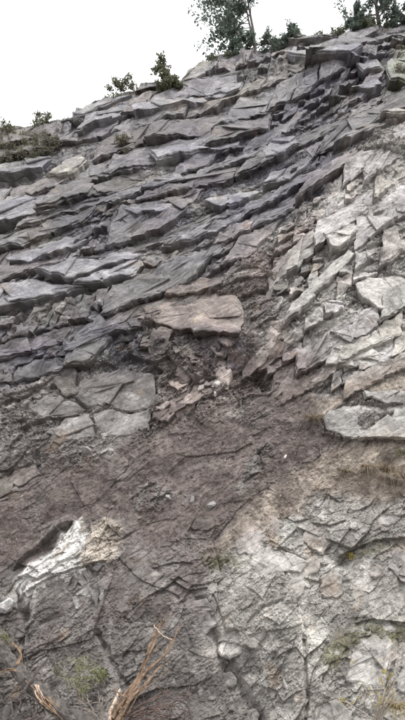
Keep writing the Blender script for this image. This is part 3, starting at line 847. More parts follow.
# leave out the far end of the plateau behind the crest
quads = quads[OVER.ravel()[quads].min(1) < 9.0]
used, inv = np.unique(quads, return_inverse=True)
PF = POS.reshape(-1, 3); CF = COL.reshape(-1, 3); WF = WET.ravel()
cliff = quads_obj('cliff', PF[used], inv.reshape(-1, 4), M['rock'], CF[used], WF[used])
tag(cliff, kind='structure')

# ------------------------------------------------------------------ slabs, blocks and plates of rock standing out of it
BS = blur(blur(B, 6), 6)
COLS = blur(COL, 5)


def idx_of(px, py):
    return (np.clip(np.searchsorted(ay, py), 0, NY - 1), np.clip(np.searchsorted(ax, px), 0, NX - 1))


def roughen(poly, seg, jit, rg_):
    """break straight edges of a closed outline into short uneven ones"""
    out = []
    n = len(poly)
    for k in range(n):
        a = np.array(poly[k], float); b = np.array(poly[(k + 1) % n], float)
        d = b - a; L = np.hypot(*d)
        m = max(1, min(9, int(L / seg)))
        nr = np.array([-d[1], d[0]]) / (L + 1e-9)
        off = 0.0
        for q in range(m):
            t = (q + (rg_.uniform(-.3, .3) if q else 0)) / m
            off = 0 if q == 0 else off * 0.4 + rg_.gauss(0, jit)
            out.append(a + d * t + nr * off)
    return np.array(out)


def clip_half(poly, p, n):
    out = []
    for k in range(len(poly)):
        a, b = poly[k], poly[(k + 1) % len(poly)]
        da, db = (a - p) @ n, (b - p) @ n
        if da >= 0: out.append(a)
        if da * db < 0: out.append(a + (b - a) * (da / (da - db)))
    return np.array(out) if len(out) > 2 else None


def rock_body(poly_px, out, tilt, tiltx, rg_, seg=5.0, jit=0.8, thick=0.55, cham=0.022, plates=1, bump=0.02):
    """one solid piece of rock: uneven front face, chipped edge, layered sides, thin plates left on the front"""
    con = roughen(poly_px, seg, jit, rg_)
    u, v = px_uv(con[:, 0], con[:, 1])
    uv = np.stack([u, v], 1)
    area = 0.5 * np.sum(uv[:, 0] * np.roll(uv[:, 1], -1) - np.roll(uv[:, 0], -1) * uv[:, 1])
    if area < 0:
        uv = uv[::-1].copy(); con = con[::-1].copy()
    area = abs(area)
    size = math.sqrt(area)
    c = uv.mean(0)
    ii = idx_of(con[:, 0], con[:, 1])
    hb = BS[ii]
    A = np.stack([uv[:, 0] - c[0], uv[:, 1] - c[1], np.ones(len(uv))], 1)
    A2_ = np.concatenate([A, np.array([[0.3, 0, 0], [0, 0.3, 0]])]); h2 = np.concatenate([hb, [0, 0]])
    co = np.linalg.lstsq(A2_, h2, rcond=None)[0]
    co[:2] = np.clip(co[:2], -0.6, 0.6)
    seed_ = rg_.randrange(9999)

    def H(q, extra=0.0):
        d = q - c
        nz = gnoise(q[:, 0] * 2.3 / max(size, .4) + seed_, q[:, 1] * 2.3 / max(size, .4), seed_ % 97)
        nz2 = gnoise(q[:, 0] * 7 + seed_, q[:, 1] * 7, seed_ % 89)
        return co[2] + co[0] * d[:, 0] + co[1] * d[:, 1] + out - tilt * d[:, 1] + tiltx * d[:, 0] + bump * (size * 1.6 * nz + 0.6 * nz2 + 0.25 * gnoise(q[:, 0] * 17, q[:, 1] * 17 + seed_, 3)) + extra

    verts = []; faces = []

    def pos(q, h):
        return P0 + q[:, :1] * Sd + q[:, 1:2] * Td + h[:, None] * dn_face

    def ring(q, h):
        b = sum(len(x) for x in verts)
        verts.append(pos(q, h)); return b

    def bridge(a, b, n):
        for k in range(n):
            k2 = (k + 1) % n
            faces.append((a + k, a + k2, b + k2, b + k))

    def prism(q0, extra, depth, steps, ch, main=False):
        n = len(q0)
        if n < 3: return
        cc = q0.mean(0)
        rr = np.array([rg_.uniform(0.5, 1.3) for _ in range(n)])
        low = np.clip(-(q0[:, 1] - cc[1]) / (np.ptp(q0[:, 1]) * 0.5 + 1e-6), 0, 1)
        prev = None
        for sidx in range(steps, 0, -1):
            t = sidx / steps
            q = cc + (q0 - cc) * (1 - 0.03 * rg_.random()) + np.array([[rg_.gauss(0, .010), rg_.gauss(0, .010)] for _ in range(n)])
            q[:, 1] += low * depth * t * 0.22
            r = ring(q, H(q0, extra) - ch * rr - depth * t)
            if prev is not None: bridge(prev, r, n)
            prev = r
        r = ring(q0, H(q0, extra) - ch * rr)
        if prev is not None: bridge(prev, r, n)
        prev = r
        dl = np.linalg.norm(q0 - cc, axis=1, keepdims=True) + 1e-6
        qi = q0 - (q0 - cc) / dl * np.minimum(ch * 1.3, dl * 0.3) * rr[:, None]
        r = ring(qi, H(qi, extra)); bridge(prev, r, n); prev = r
        for sc_ in (0.84, 0.68, 0.50, 0.30, 0.14) if main else (0.62, 0.3):
            q = cc + (qi - cc) * sc_ * np.array([[rg_.uniform(.92, 1.06)] for _ in range(n)])
            r = ring(q, H(q, extra)); bridge(prev, r, n); prev = r
        ctr = ring(cc[None], H(cc[None], extra))
        for k in range(n):
            faces.append((prev + k, prev + (k + 1) % n, ctr))

    prism(uv, 0.0, thick, 3, cham, True)
    for _ in range(plates):
        a = rg_.uniform(0, 2 * math.pi)
        n_ = np.array([math.cos(a), math.sin(a)])
        q = clip_half(uv, c + n_ * rg_.uniform(-0.25, 0.35) * size, n_)
        if q is None: continue
        if rg_.random() < 0.6:
            a2 = a + rg_.uniform(1.0, 2.2)
            n2_ = np.array([math.cos(a2), math.sin(a2)])
            q = clip_half(q, c - n2_ * rg_.uniform(0.0, 0.5) * size, n2_)
            if q is None: continue
        qc = q.mean(0)
        q = qc + (q - qc) * rg_.uniform(.86, .97) + np.array([[rg_.gauss(0, .008), rg_.gauss(0, .008)] for _ in range(len(q))])
        e_ = rg_.uniform(0.012, 0.045) * (0.5 + min(size, 1.2))
        prism(q, e_, e_ * 1.6, 1, min(cham, e_ * 0.5))
    return np.concatenate(verts), faces, con, size


ROCKS = []


def grid_at(vv):
    """nearest place on the colour maps for points on or near the face"""
    q = vv - P0
    b = P0 + (q @ Sd)[:, None] * Sd + (q @ Td)[:, None] * Td - CAM
    z = b @ cf
    return idx_of(202.5 + FPX * (b @ cr) / z, 360 - FPX * (b @ cu) / z)


def add_rock(name, poly, out, tilt, tiltx, rg_, colr=None, label=None, var=0.22, mixk=0.8, **kw):
    vv, ff, con, size = rock_body(poly, out, tilt, tiltx, rg_, **kw)
    ii = idx_of(con[:, 0], con[:, 1])
    mean_c = COLS[ii].mean(0)
    if colr is None:
        hue = rg_.choice(((1, 1, 1), (1, 1, 1), (1.0, 0.99, 1.03), (1.02, 1.0, 0.96), (1.03, 0.985, 0.97)))
        base_c = mean_c * np.array(hue)
    else:
        base_c = colr * mixk + mean_c * (1 - mixk)
    base_c = np.clip(base_c * rg_.uniform(1 - var, 1 + var * 1.2), 0.05, 0.74)
    loc = COL[grid_at(vv)]
    stain_ = np.clip(loc / mean_c[None], 0.5, 1.7) ** 0.75          # veins, stains and lichen run on from stone to stone
    cc = np.clip(base_c[None] * stain_, 0.03, 0.78)
    ROCKS.append((name, vv, ff, cc, float(WET[ii].mean()), label, np.ptp(con[:, 0]) * np.ptp(con[:, 1])))


def rock_object(name, vv, ff, cc, wet, label):
    me = bpy.data.meshes.new(name)
    org = vv.mean(0)
    me.from_pydata((vv - org).tolist(), [], ff)
    me.update()
    n = len(vv)
    a = me.color_attributes.new('albedo', 'FLOAT_COLOR', 'POINT')
    a.data.foreach_set('color', np.concatenate([cc, np.ones((n, 1))], 1).astype(F).ravel())
    a = me.attributes.new('wet', 'FLOAT', 'POINT')
    a.data.foreach_set('value', np.full(n, wet, F))
    me.materials.append(M['rock'])
    o = bpy.data.objects.new(name, me)
    col.objects.link(o)
    o.parent = cliff
    o.location = org
    if label: o['label'] = label
    return o


rk = random.Random(404)
for k, (lab, poly, out, tilt, keep) in enumerate(SLABS):
    upper_ = np.mean([q[1] for q in poly]) < 370
    add_rock('rock_slab', poly, out * 0.38 if upper_ else out * 0.45 - 0.028, min(tilt, 0.3) * (0.8 if upper_ else 0.4), rk.uniform(-.06, .06), rk, SLABCOL[k], lab, 0.10, 0.9 if lab.split()[0] in ('white', 'brown', 'tan', 'big') else 0.6,
             seg=4.5, jit=0.9 if upper_ else 0.9, plates=1 if 'brown' in lab else 3 if np.ptp([q[0] for q in poly]) > 30 else 1, bump=0.02 + 0.05 * keep, thick=0.6)


def mask_at(m_, px, py):
    i, j = idx_of(px, py)
    return m_[i, j]


def bands(y200, ang, xs):
    """a bedding line through (200, y200), followed both ways; ang(x, y) is its rise"""
    ys = np.zeros(len(xs)); k0 = int(np.argmin(np.abs(xs - 200))); ys[k0] = y200
    for k in range(k0 + 1, len(xs)):
        ys[k] = ys[k - 1] - math.tan(ang(xs[k - 1], ys[k - 1])) * (xs[k] - xs[k - 1])
    for k in range(k0 - 1, -1, -1):
        ys[k] = ys[k + 1] + math.tan(ang(xs[k + 1], ys[k + 1])) * (xs[k + 1] - xs[k])
    return ys


def ang_strata(x, y):
    a = 16 + 6 * min(max((x - 60) / 140, 0), 1) + 16 * min(max((x - 220) / 120, 0), 1)
    f = 0.62 + 0.38 * min(max((y - 70) / 150, 0), 1)
    return R(a * f)


xs = np.arange(-80, 486, 6.0)
rk = random.Random(2024)
y = 52.0; lines = []
while y < 520:
    w_ = gnoise(xs / 60 + y, xs * 0 + y * 3.3, 5) * 4.0 + gnoise(xs / 18 + y, xs * 0 + y * 1.3, 6) * 1.2
    lines.append(bands(y, ang_strata, xs) + w_)
    y += (7 + 28 * rk.random() ** 1.6) * (0.55 + 0.65 * min(max((y - 40) / 300, 0), 1)) + (6 if rk.random() < 0.15 else 0)


def make_bands(lines, name, ok, lmin, lmax, slant, o_sd, tmin, tmax, pl, rubble, var, gap=0.45, bump=0.05):
    for k in range(len(lines) - 1):
        top_, bot_ = lines[k], lines[k + 1]
        x = -60 + rk.uniform(0, 40)
        e0 = slant * rk.uniform(.3, 1.4)
        while x < 455:
            L = (lmin + (lmax - lmin) * rk.random() ** 1.5)
            x0, x1 = x, x + L
            x = x1
            e1 = slant * rk.uniform(.2, 1.6)
            ea, e0 = e0, e1                                   # neighbours share their joint
            xm = (x0 + x1) / 2
            yt, yb = np.interp(xm, xs, top_), np.interp(xm, xs, bot_)
            h = yb - yt
            if h < 3.0: continue
            ym = (yt + yb) / 2
            if not ok(xm, ym): continue
            hits = [bool(mask_at(HAND, x0 + L * t, ym)) for t in (0.1, 0.3, 0.5, 0.7, 0.9)]
            if sum(hits) >= 4: continue
            rub = float(gnoise(np.array([xm / 48.0]), np.array([ym / 30.0 + 7.7]), 808)[0]) + rubble
            deep = 0.09 * float(gnoise(np.array([xm / 80.0 + 3]), np.array([ym / 34.0]), 809)[0]) - (0.025 if any(hits) else 0)

            def P(fx, fy):                                    # fx along, fy from bottom (0) to top (1)
                xx = x0 + L * fx + h * (ea * (1 - fx) + e1 * fx) * fy
                return (xx, np.interp(xx, xs, bot_) * (1 - fy) + np.interp(xx, xs, top_) * fy)
            if rub > 0.22 and L > 14:
                nx_ = max(2, int(L / rk.uniform(8, 17))); ny_ = 2 if h > 9 else 1
                fx_ = [0] + sorted((q + rk.uniform(-.35, .35)) / nx_ for q in range(1, nx_)) + [1]
                ymid = [[0] * (nx_ + 1), [rk.uniform(.3, .7) for _ in range(nx_ + 1)], [1] * (nx_ + 1)] if ny_ == 2 else [[0] * (nx_ + 1), [1] * (nx_ + 1)]
                for a in range(nx_):
                    for b in range(ny_):
                        if rk.random() < 0.10: continue
                        gq_ = 0.06
                        poly = [P(fx_[a] + gq_ / nx_, ymid[b][a]), P(fx_[a + 1], ymid[b][a + 1]), P(fx_[a + 1] - gq_ / nx_, ymid[b + 1][a + 1]), P(fx_[a], ymid[b + 1][a])]
                        add_rock(name, poly, rk.gauss(-0.02, o_sd * 1.3) + deep, rk.uniform(-.15, .5), rk.uniform(-.35, .35), rk, var=var * 1.2,
                                 seg=3.0, jit=0.7, plates=rk.choice((0, 1)), cham=rk.uniform(.006, .02), thick=0.5, bump=0.09)
                continue
            n = max(2, int(L / 11) + 1)
            poly = [P(t, gap / h) for t in np.linspace(gap / L, 1 - gap / L, n)] + [P(t, 1 - gap / h) for t in np.linspace(1 - gap / L, gap / L, n)]
            add_rock(name, poly, rk.gauss(0.0, o_sd) + deep, rk.uniform(tmin, tmax), rk.uniform(-.07, .07), rk, var=var,
                     seg=3.0, jit=0.8, plates=rk.choice(pl), cham=rk.uniform(.006, .018), thick=0.6, bump=bump)


make_bands(lines, 'rock_slab', lambda x, y: mask_at(SM, x, y) > 0.5 and mask_at(OVER, x, y - 3) < 0.02 and mask_at(SOILALL, x, y) < 0.4,
           22, 135, 0.9, 0.028, 0.02, 0.13, (2, 3, 4, 6), -0.05, 0.2, 0.3)
# pale broken rock on the right, cut along steep joints
lines2 = []
y = 120.0
while y < 900:
    w_ = gnoise(xs / 50 + y, xs * 0 + y * 2.3, 15) * 5.0
    lines2.append(bands(y, lambda x, y_: R(39 - 10 * min(max((y_ - 290) / 90, 0), 1)), xs) + w_)
    y += rk.uniform(8, 26)
make_bands(lines2, 'rock_block', lambda x, y: mask_at(SM, x, y) < 0.5 and mask_at(PALE, x, y) > 0.45 and mask_at(SOILALL, x, y) < 0.4 and y < 398,
           18, 95, 0.15, 0.032, -0.04, 0.16, (1, 2, 3, 4), -0.06, 0.15, 0.25)
# flatter plates low on the face
pts = []
tries = 0
while tries < 5000 and len(pts) < 85:
    tries += 1
    x, y = rk.uniform(-20, 425), rk.uniform(370, 724)
    if mask_at(HAND, x, y) or mask_at(SM, x, y) > 0.5: continue
    lp = mask_at(LOWPALE, x, y); so = mask_at(SOILALL, x, y)
    if rk.random() > (0.9 if lp > 0.5 else 0.45) or so > 0.5: continue
    r = 7 + 21 * rk.random() ** 1.4
    if any((x - a) ** 2 + (y - b) ** 2 < (0.85 * (r + c_)) ** 2 for a, b, c_ in pts): continue
    if y < 400 and mask_at(PALE, x, y) > 0.4: continue
    pts.append((x, y, r))
    n = rk.randint(5, 8); a0 = rk.uniform(0, 6.28); th = R(rk.gauss(-33, 14)); el = rk.uniform(0.9, 2.0)
    poly = []
    for k in range(n):
        a = a0 + 2 * math.pi * (k + rk.uniform(-.32, .32)) / n
        ex, ey = math.cos(a) * r * math.sqrt(el), math.sin(a) * r / math.sqrt(el)
        poly.append((x + ex * math.cos(th) - ey * math.sin(th), y + ex * math.sin(th) + ey * math.cos(th)))
    add_rock('rock_plate', poly, rk.uniform(-0.05, 0.0), rk.uniform(-.05, .16), rk.uniform(-.10, .10), rk, var=0.12, seg=4.0, jit=1.2, plates=rk.choice((0, 1, 1, 2)), cham=rk.uniform(.008, .02), thick=0.4, bump=0.04)


def crag(poly, n, r0, r1, colours, o0, o1, name='rock_block'):
    """broken lumps filling a traced patch"""
    p = np.array(poly, float); got = 0
    while got < n:
        x, y = rk.uniform(p[:, 0].min(), p[:, 0].max()), rk.uniform(p[:, 1].min(), p[:, 1].max())
        ins = False
        for k in range(len(p)):
            (xa, ya), (xb_, yb_) = p[k], p[(k + 1) % len(p)]
            if (ya > y) != (yb_ > y) and x < (xb_ - xa) * (y - ya) / (yb_ - ya) + xa: ins = not ins
        if not ins: continue
        got += 1
        r = rk.uniform(r0, r1); m_ = rk.randint(4, 5); a0 = rk.uniform(0, 6.28); th = R(rk.gauss(-40, 22)); el = rk.uniform(1.2, 2.6)
        q = []
        for k in range(m_):
            a = a0 + 2 * math.pi * (k + rk.uniform(-.3, .3)) / m_
            ex, ey = math.cos(a) * r * math.sqrt(el), math.sin(a) * r / math.sqrt(el)
            q.append((x + ex * math.cos(th) - ey * math.sin(th), y + ex * math.sin(th) + ey * math.cos(th)))
        add_rock(name, q, rk.uniform(o0, o1), rk.uniform(-.4, .4), rk.uniform(-.45, .45), rk, np.array(rk.choice(colours)), seg=3.5, jit=0.5, plates=rk.choice((0, 1, 2)), cham=0.008, thick=0.35, bump=0.05)


WHITES = [(0.66, 0.66, 0.665), (0.62, 0.62, 0.62), (0.54, 0.52, 0.49)]
crag([(20, 588), (36, 570), (58, 550), (64, 536), (80, 530), (84, 547), (82, 564), (60, 574)], 9, 4, 8, WHITES, -0.04, 0.02)
crag([(90, 545), (95, 530), (110, 525), (120, 532), (114, 558), (90, 564)], 5, 5, 8, [(0.40, 0.35, 0.295), (0.33, 0.29, 0.25), (0.27, 0.24, 0.215)], -0.02, 0.05)
crag([(28, 582), (84, 574), (122, 562), (126, 600), (90, 612), (30, 610)], 16, 5, 11, [(0.20, 0.195, 0.19), (0.15, 0.14, 0.135), (0.27, 0.265, 0.255)], -0.02, 0.08)
crag([(141, 327), (165, 332), (210, 349), (240, 347), (238, 362), (200, 362), (150, 350)], 20, 6, 11, [(0.13, 0.113, 0.106), (0.16, 0.138, 0.128), (0.10, 0.09, 0.086)], -0.03, 0.06)
crag([(272, 300), (300, 272), (322, 262), (318, 282), (290, 312)], 14, 4, 8, [(0.15, 0.14, 0.135), (0.11, 0.105, 0.10), (0.2, 0.19, 0.18)], -0.10, 0.02)
BROWNS = [(0.20, 0.165, 0.152), (0.24, 0.20, 0.185), (0.165, 0.138, 0.13), (0.28, 0.245, 0.23)]
crag([(153, 417), (160, 385), (172, 374), (203, 358), (232, 358), (222, 373), (205, 392), (182, 422)], 11, 9, 18, BROWNS, -0.04, 0.03)
crag([(225, 345), (262, 320), (285, 345), (300, 385), (270, 388), (240, 365)], 8, 9, 17, BROWNS, -0.07, -0.01)
crag([(198, 380), (225, 372), (232, 392), (205, 402)], 9, 3, 5.5, [(0.55, 0.53, 0.51), (0.3, 0.27, 0.26), (0.22, 0.19, 0.18)], 0.02, 0.10)
crag([(312, 500), (322, 498), (345, 515), (340, 526), (316, 520)], 8, 4, 7, [(0.38, 0.37, 0.355), (0.33, 0.32, 0.31), (0.26, 0.25, 0.245)], -0.03, 0.03, 'rock_plate')
for nm in ('rock_slab', 'rock_block', 'rock_plate'):
    grp = sorted([r for r in ROCKS if r[0] == nm], key=lambda r: (r[5] is None, -r[6]))
    for r in grp[:300]:
        rock_object(*r[:6])
    rest = grp[300:]
    if rest:
        off = np.cumsum([0] + [len(r[1]) for r in rest])
        fr = rock_object('rock_fragments', np.concatenate([r[1] for r in rest]), [tuple(x + int(off[k]) for x in f) for k, r in enumerate(rest) for f in r[2]],
                         np.concatenate([r[3] for r in rest]), 0.3, None)
        fr['kind'] = 'stuff'

# ------------------------------------------------------------------ builders for wood, leaves, stones
class MB:
    def __init__(self):
        self.v = []; self.f = []

    def tube(self, pts, rad, sides=6, cap=True, wob=0.0, rg=random):
        pts = [Vector(p) for p in pts]
        base = len(self.v); n = len(pts)
        up = Vector((0.3, 0.2, 1)).normalized()
        for k, p in enumerate(pts):
            d = (pts[min(k + 1, n - 1)] - pts[max(k - 1, 0)])
            if d.length < 1e-6: d = Vector((0, 0, 1))
            d.normalize()
            a = d.cross(up)
            if a.length < 1e-3: a = d.cross(Vector((1, 0, 0)))
            a.normalize(); b = d.cross(a)
            r = rad[k] if hasattr(rad, '__len__') else rad
            for q in range(sides):
                t = 2 * math.pi * q / sides
                rr = r * (1 + wob * (rg.random() - 0.5) * 2)
                self.v.append(p + a * math.cos(t) * rr + b * math.sin(t) * rr)
        for k in range(n - 1):
            for q in range(sides):
                q2 = (q + 1) % sides
                self.f.append((base + k * sides + q, base + k * sides + q2, base + (k + 1) * sides + q2, base + (k + 1) * sides + q))
        if cap:
            self.f.append(tuple(base + q for q in range(sides))[::-1])
            self.f.append(tuple(base + (n - 1) * sides + q for q in range(sides)))

    def leaf(self, p, d, nrm, L, W, fold=0.25):
        p = Vector(p); d = Vector(d).normalized(); s_ = d.cross(Vector(nrm))
        if s_.length < 1e-3: s_ = d.cross(Vector((0.3, 1, 0.2)))
        s_.normalize(); u = s_.cross(d)
        b = len(self.v)
        self.v += [p, p + d * L * 0.45 + s_ * W * 0.5 + u * W * fold, p + d * L, p + d * L * 0.45 - s_ * W * 0.5 + u * W * fold]
        self.f += [(b, b + 1, b + 2), (b, b + 2, b + 3)]

    def blade(self, p, d, L, W, droop, side):
        p = Vector(p); d = Vector(d).normalized(); s_ = Vector(side).normalized()
        b = len(self.v); n = 4
        for k in range(n + 1):
            t = k / n
            c = p + d * L * t + Vector((0, 0, -1)) * droop * L * t * t
            w = W * (1 - t * 0.92) * 0.5
            self.v += [c + s_ * w, c - s_ * w]
        for k in range(n):
            self.f.append((b + 2 * k, b + 2 * k + 1, b + 2 * k + 3, b + 2 * k + 2))

    def build(self, name, mat, parent=None, smooth=False):
        return mesh_obj(name, [tuple(x) for x in self.v], self.f, mat, parent, smooth)


def rdir(rg, up=0.0):
    while True:
        v = Vector((rg.uniform(-1, 1), rg.uniform(-1, 1), rg.uniform(-1, 1)))
        if 0.05 < v.length < 1:
            v.normalize(); v.z += up
            return v.normalized()


def wander(rg, p, d, L, n, jit, pull=Vector((0, 0, 0))):
    p = Vector(p); d = Vector(d).normalized(); out = [p.copy()]
    for k in range(n):
        d = (d + rdir(rg) * jit + pull).normalized()
        p = p + d * (L / n); out.append(p.copy())
    return out


def woody(name, base, label, cat, stems, leafm, seed, leafL, leafN, twigm='trunk', group=None, clump=0.16, jit=0.22, subs=4, sublen=0.45, drop=0.1, needle=False):
    """a tree or bush: stems = (direction, length, radius, first-branch fraction, branch length)"""
    rg = random.Random(seed)
    root = empty(name, base, label, cat, group)
    w = MB(); lf = MB()
    base = Vector(base)
    for (d, L, r, f0, bl, nb, bdir) in stems:
        pts = wander(rg, base + Vector((rg.uniform(-.03, .03), rg.uniform(-.03, .03), -0.15)), d, L, 10, jit * 0.16)
        w.tube(pts, [r * (1 - 0.85 * k / 10) for k in range(11)], 7)
        for b in range(nb):
            t = f0 + (1 - f0) * (b + rg.random()) / nb
            k = min(int(t * 10), 9); p = pts[k].lerp(pts[k + 1], t * 10 - k)
            bd = rdir(rg, 0.35)
            if bdir is not None:
                bd = (bd * 0.9 + Vector(bdir)).normalized()
            Lb = bl * (1.15 - 0.6 * t) * rg.uniform(0.6, 1.15)
            bp = wander(rg, p, bd, Lb, 6, jit)
            rb = max(r * 0.42 * (1 - 0.5 * t), 0.006)
            w.tube(bp, [rb * (1 - 0.8 * q / 6) for q in range(7)], 5)
            tips = []
            for s_ in range(subs):
                q = rg.randint(2, 6)
                sd = (bp[q] - bp[q - 1]).normalized() + rdir(rg, 0.1) * 0.9
                sp = wander(rg, bp[q], sd, Lb * sublen * rg.uniform(0.6, 1.2), 4, jit)
                w.tube(sp, [max(rb * 0.4 * (1 - 0.7 * z / 4), 0.003) for z in range(5)], 4)
                tips += sp[1:]
            for tp in tips:
                if rg.random() < drop: continue
                for _ in range(leafN):
                    o_ = rdir(rg) * clump * rg.random() ** 0.6
                    dd = rdir(rg, -0.35)
                    LL = leafL * rg.uniform(0.6, 1.25)
                    lf.leaf(tp + o_, dd, rdir(rg, 0.5), LL, LL * (0.12 if needle else rg.uniform(0.45, 0.65)))
    w.build('trunk', M[twigm], root)
    lf.build('crown', M[leafm], root)
    return root


def crest(px, down=0.05):
    """point on the crest line above this photo column"""
    j = int(np.clip(np.searchsorted(ax, px), 0, NX - 1))
    i = int(np.argmin(np.abs(V[:, j] - VC[:, j] - 0.12)))
    return POS[i, j] - Zd * down


# ------------------------------------------------------------------ trees and bushes on the crest
woody('broadleaf_tree', crest(256), 'tall thin two stemmed tree with dark leaves spreading left on the crest', 'tree',
      [((0.0, 0.05, 1), 5.2, 0.062, 0.30, 1.0, 10, (-0.6, -0.1, 0.02)), ((-0.10, 0.1, 1), 4.8, 0.050, 0.06, 1.75, 28, (-1.15, -0.1, 0.03))],
      'leafdark', 31, 0.14, 9, clump=0.20, subs=5)
woody('leafy_bush', crest(272), 'dark rounded bush just right of the tall crest tree trunk', 'bush',
      [((0.3, 0, 1), 0.8, 0.02, 0.1, 0.5, 8, None), ((-0.3, 0, 1), 0.75, 0.02, 0.1, 0.5, 8, None)], 'leafdark', 33, 0.10, 8, clump=0.12, group='bushes along the crest')
woody('leafy_bush', crest(243), 'dark bush at the foot of the tall crest tree on its left', 'bush',
      [((0.2, 0, 1), 0.8, 0.02, 0.1, 0.55, 9, None), ((-0.5, 0, 1), 0.8, 0.02, 0.1, 0.55, 9, None)], 'leafdark', 34, 0.10, 8, clump=0.12, group='bushes along the crest')
woody('leafy_bush', crest(291), 'pointed dark bush between the tall tree and the smooth crest slab', 'bush',
      [((0.1, 0, 1), 0.95, 0.02, 0.1, 0.42, 10, None), ((-0.35, 0, 1), 0.6, 0.02, 0.1, 0.4, 7, None)], 'leafdark', 35, 0.10, 7, clump=0.11, group='bushes along the crest')
woody('young_pine', crest(356), 'narrow dark young pine on the upper right crest', 'tree',
      [((0.03, 0, 1), 1.15, 0.03, 0.05, 0.55, 22, None)], 'leafdark', 41, 0.11, 10, clump=0.07, needle=False, subs=4)
woody('pine_tree', crest(381), 'pine with a bare lower trunk at the top right corner', 'tree',
      [((0.0, 0.1, 1), 4.0, 0.085, 0.17, 1.5, 26, (0, 0, 0.05))], 'leafdark', 43, 0.13, 9, clump=0.14)
woody('leafy_bush', crest(400), 'green bush filling the top right corner beside the pine', 'bush',
      [((0.2, 0, 1), 1.1, 0.02, 0.1, 0.6, 12, None), ((-0.3, 0, 1), 0.8, 0.02, 0.1, 0.6, 10, None)], 'leafdark', 45, 0.11, 8, clump=0.13, group='bushes along the crest')
woody('leafy_bush', crest(370), 'low bush on the crest between young pine and pine trunk', 'bush',
      [((0.2, 0, 1), 0.45, 0.015, 0.1, 0.4, 9, None), ((-0.4, 0, 1), 0.4, 0.015, 0.1, 0.4, 8, None)], 'leafmid', 46, 0.09, 6, clump=0.10, group='bushes along the crest')
woody('low_scrub', crest(338), 'low dry scrub on the crest left of the young pine', 'bush',
      [((0.5, 0, 1), 0.35, 0.012, 0.1, 0.3, 7, None), ((-0.5, 0, 1), 0.3, 0.012, 0.1, 0.3, 7, None)], 'leafmid', 47, 0.07, 5, clump=0.09, group='scrub along the crest')
woody('small_tree', surf(166, 97), 'small upright leafy tree growing on the ledge left of centre', 'tree',
      [((-0.08, -0.1, 1), 1.55, 0.028, 0.12, 0.42, 16, None), ((0.25, 0, 1), 0.8, 0.018, 0.15, 0.4, 8, None)], 'leafmid', 51, 0.12, 6, clump=0.12, drop=0.15)
woody('bare_scrub', crest(119), 'sparse twiggy shrub on the pale crest slab', 'bush',
      [((-0.3, 0, 1), 0.75, 0.016, 0.15, 0.42, 8, None), ((0.35, 0, 1), 0.7, 0.016, 0.15, 0.4, 8, None)], 'leafmid', 53, 0.085, 4, clump=0.10, drop=0.25)
woody('bare_scrub', crest(137), 'thin leaning shrub left of the small upright tree', 'bush',
      [((-0.6, 0, 1), 0.75, 0.014, 0.2, 0.35, 7, None), ((0.4, 0, 0.6), 0.5, 0.014, 0.2, 0.3, 5, None)], 'leafmid', 54, 0.08, 3, clump=0.09, drop=0.3)
woody('grey_shrub', surf(121, 153), 'grey green shrub rooted in the upper left ledges', 'bush',
      [((-0.25, -0.3, 1), 0.7, 0.015, 0.1, 0.4, 9, None), ((0.3, -0.3, 1), 0.65, 0.015, 0.1, 0.4, 9, None)], 'leafgrey', 55, 0.075, 6, clump=0.11)
woody('bare_scrub', crest(40), 'dark twiggy shrub on the crest at upper left', 'bush',
      [((-0.2, 0, 1), 0.7, 0.016, 0.15, 0.42, 9, None), ((0.4, 0, 1), 0.55, 0.014, 0.15, 0.36, 8, None)], 'leafmid', 57, 0.08, 4, clump=0.10, drop=0.2)
woody('bare_scrub', crest(4), 'dark twiggy shrub at the left end of the crest', 'bush',
      [((0.4, 0, 1), 0.5, 0.014, 0.15, 0.36, 8, None), ((-0.2, 0, 1), 0.45, 0.014, 0.15, 0.36, 8, None)], 'leafmid', 58, 0.08, 4, clump=0.10, drop=0.25)
woody('grey_shrub', surf(403, 80), 'green shrub hanging at the upper right edge of the cliff', 'bush',
      [((-0.2, -0.3, 1), 0.6, 0.012, 0.1, 0.4, 9, None), ((0.3, -0.3, 1), 0.7, 0.012, 0.1, 0.4, 9, None)], 'leafgrey', 56, 0.075, 5, clump=0.13)
SCR = [(6, 146), (18, 150), (30, 146), (12, 158), (26, 158), (42, 150), (-6, 152), (38, 138), (20, 138), (4, 136), (52, 145), (-14, 160)]
SCL = ['low grey green shrub in the scrub patch at the left edge'] * len(SCR)
for q, (sx, sy_) in enumerate(SCR):
    woody('grey_shrub', surf(sx, sy_), SCL[q], 'bush',
          [((-0.7, -0.3, 1), 0.34, 0.010, 0.1, 0.33, 6, None), ((0.7, -0.3, 1), 0.32, 0.010, 0.1, 0.33, 6, None)], 'leafgrey', 160 + q, 0.07, 5,
          group='scrub patch at the left edge', clump=0.11)
CR = [(18, 'leafgrey'), (62, 'leafmid'), (150, 'leafmid'), (180, 'leafgrey'), (212, 'leafmid'), (228, 'leafmid'), (304, 'leafmid'), (320, 'leafmid'), (348, 'leafmid'), (390, 'leafmid')]
CRL = ['low scrub tuft on the crest just right of the left end shrub', 'low scrub tuft on the crest right of the left twiggy shrub', 'low scrub tuft on the crest left of the small upright tree',
       'low scrub tuft on the crest right of the small upright tree', 'low scrub tuft on top of the pointed tan crest rock', 'low scrub tuft left of the tall crest tree',
       'low scrub tuft at the left end of the smooth crest slab', 'low scrub tuft behind the smooth crest slab', 'low scrub tuft at the foot of the young pine', 'low scrub tuft between the pine trunk and the corner bush']
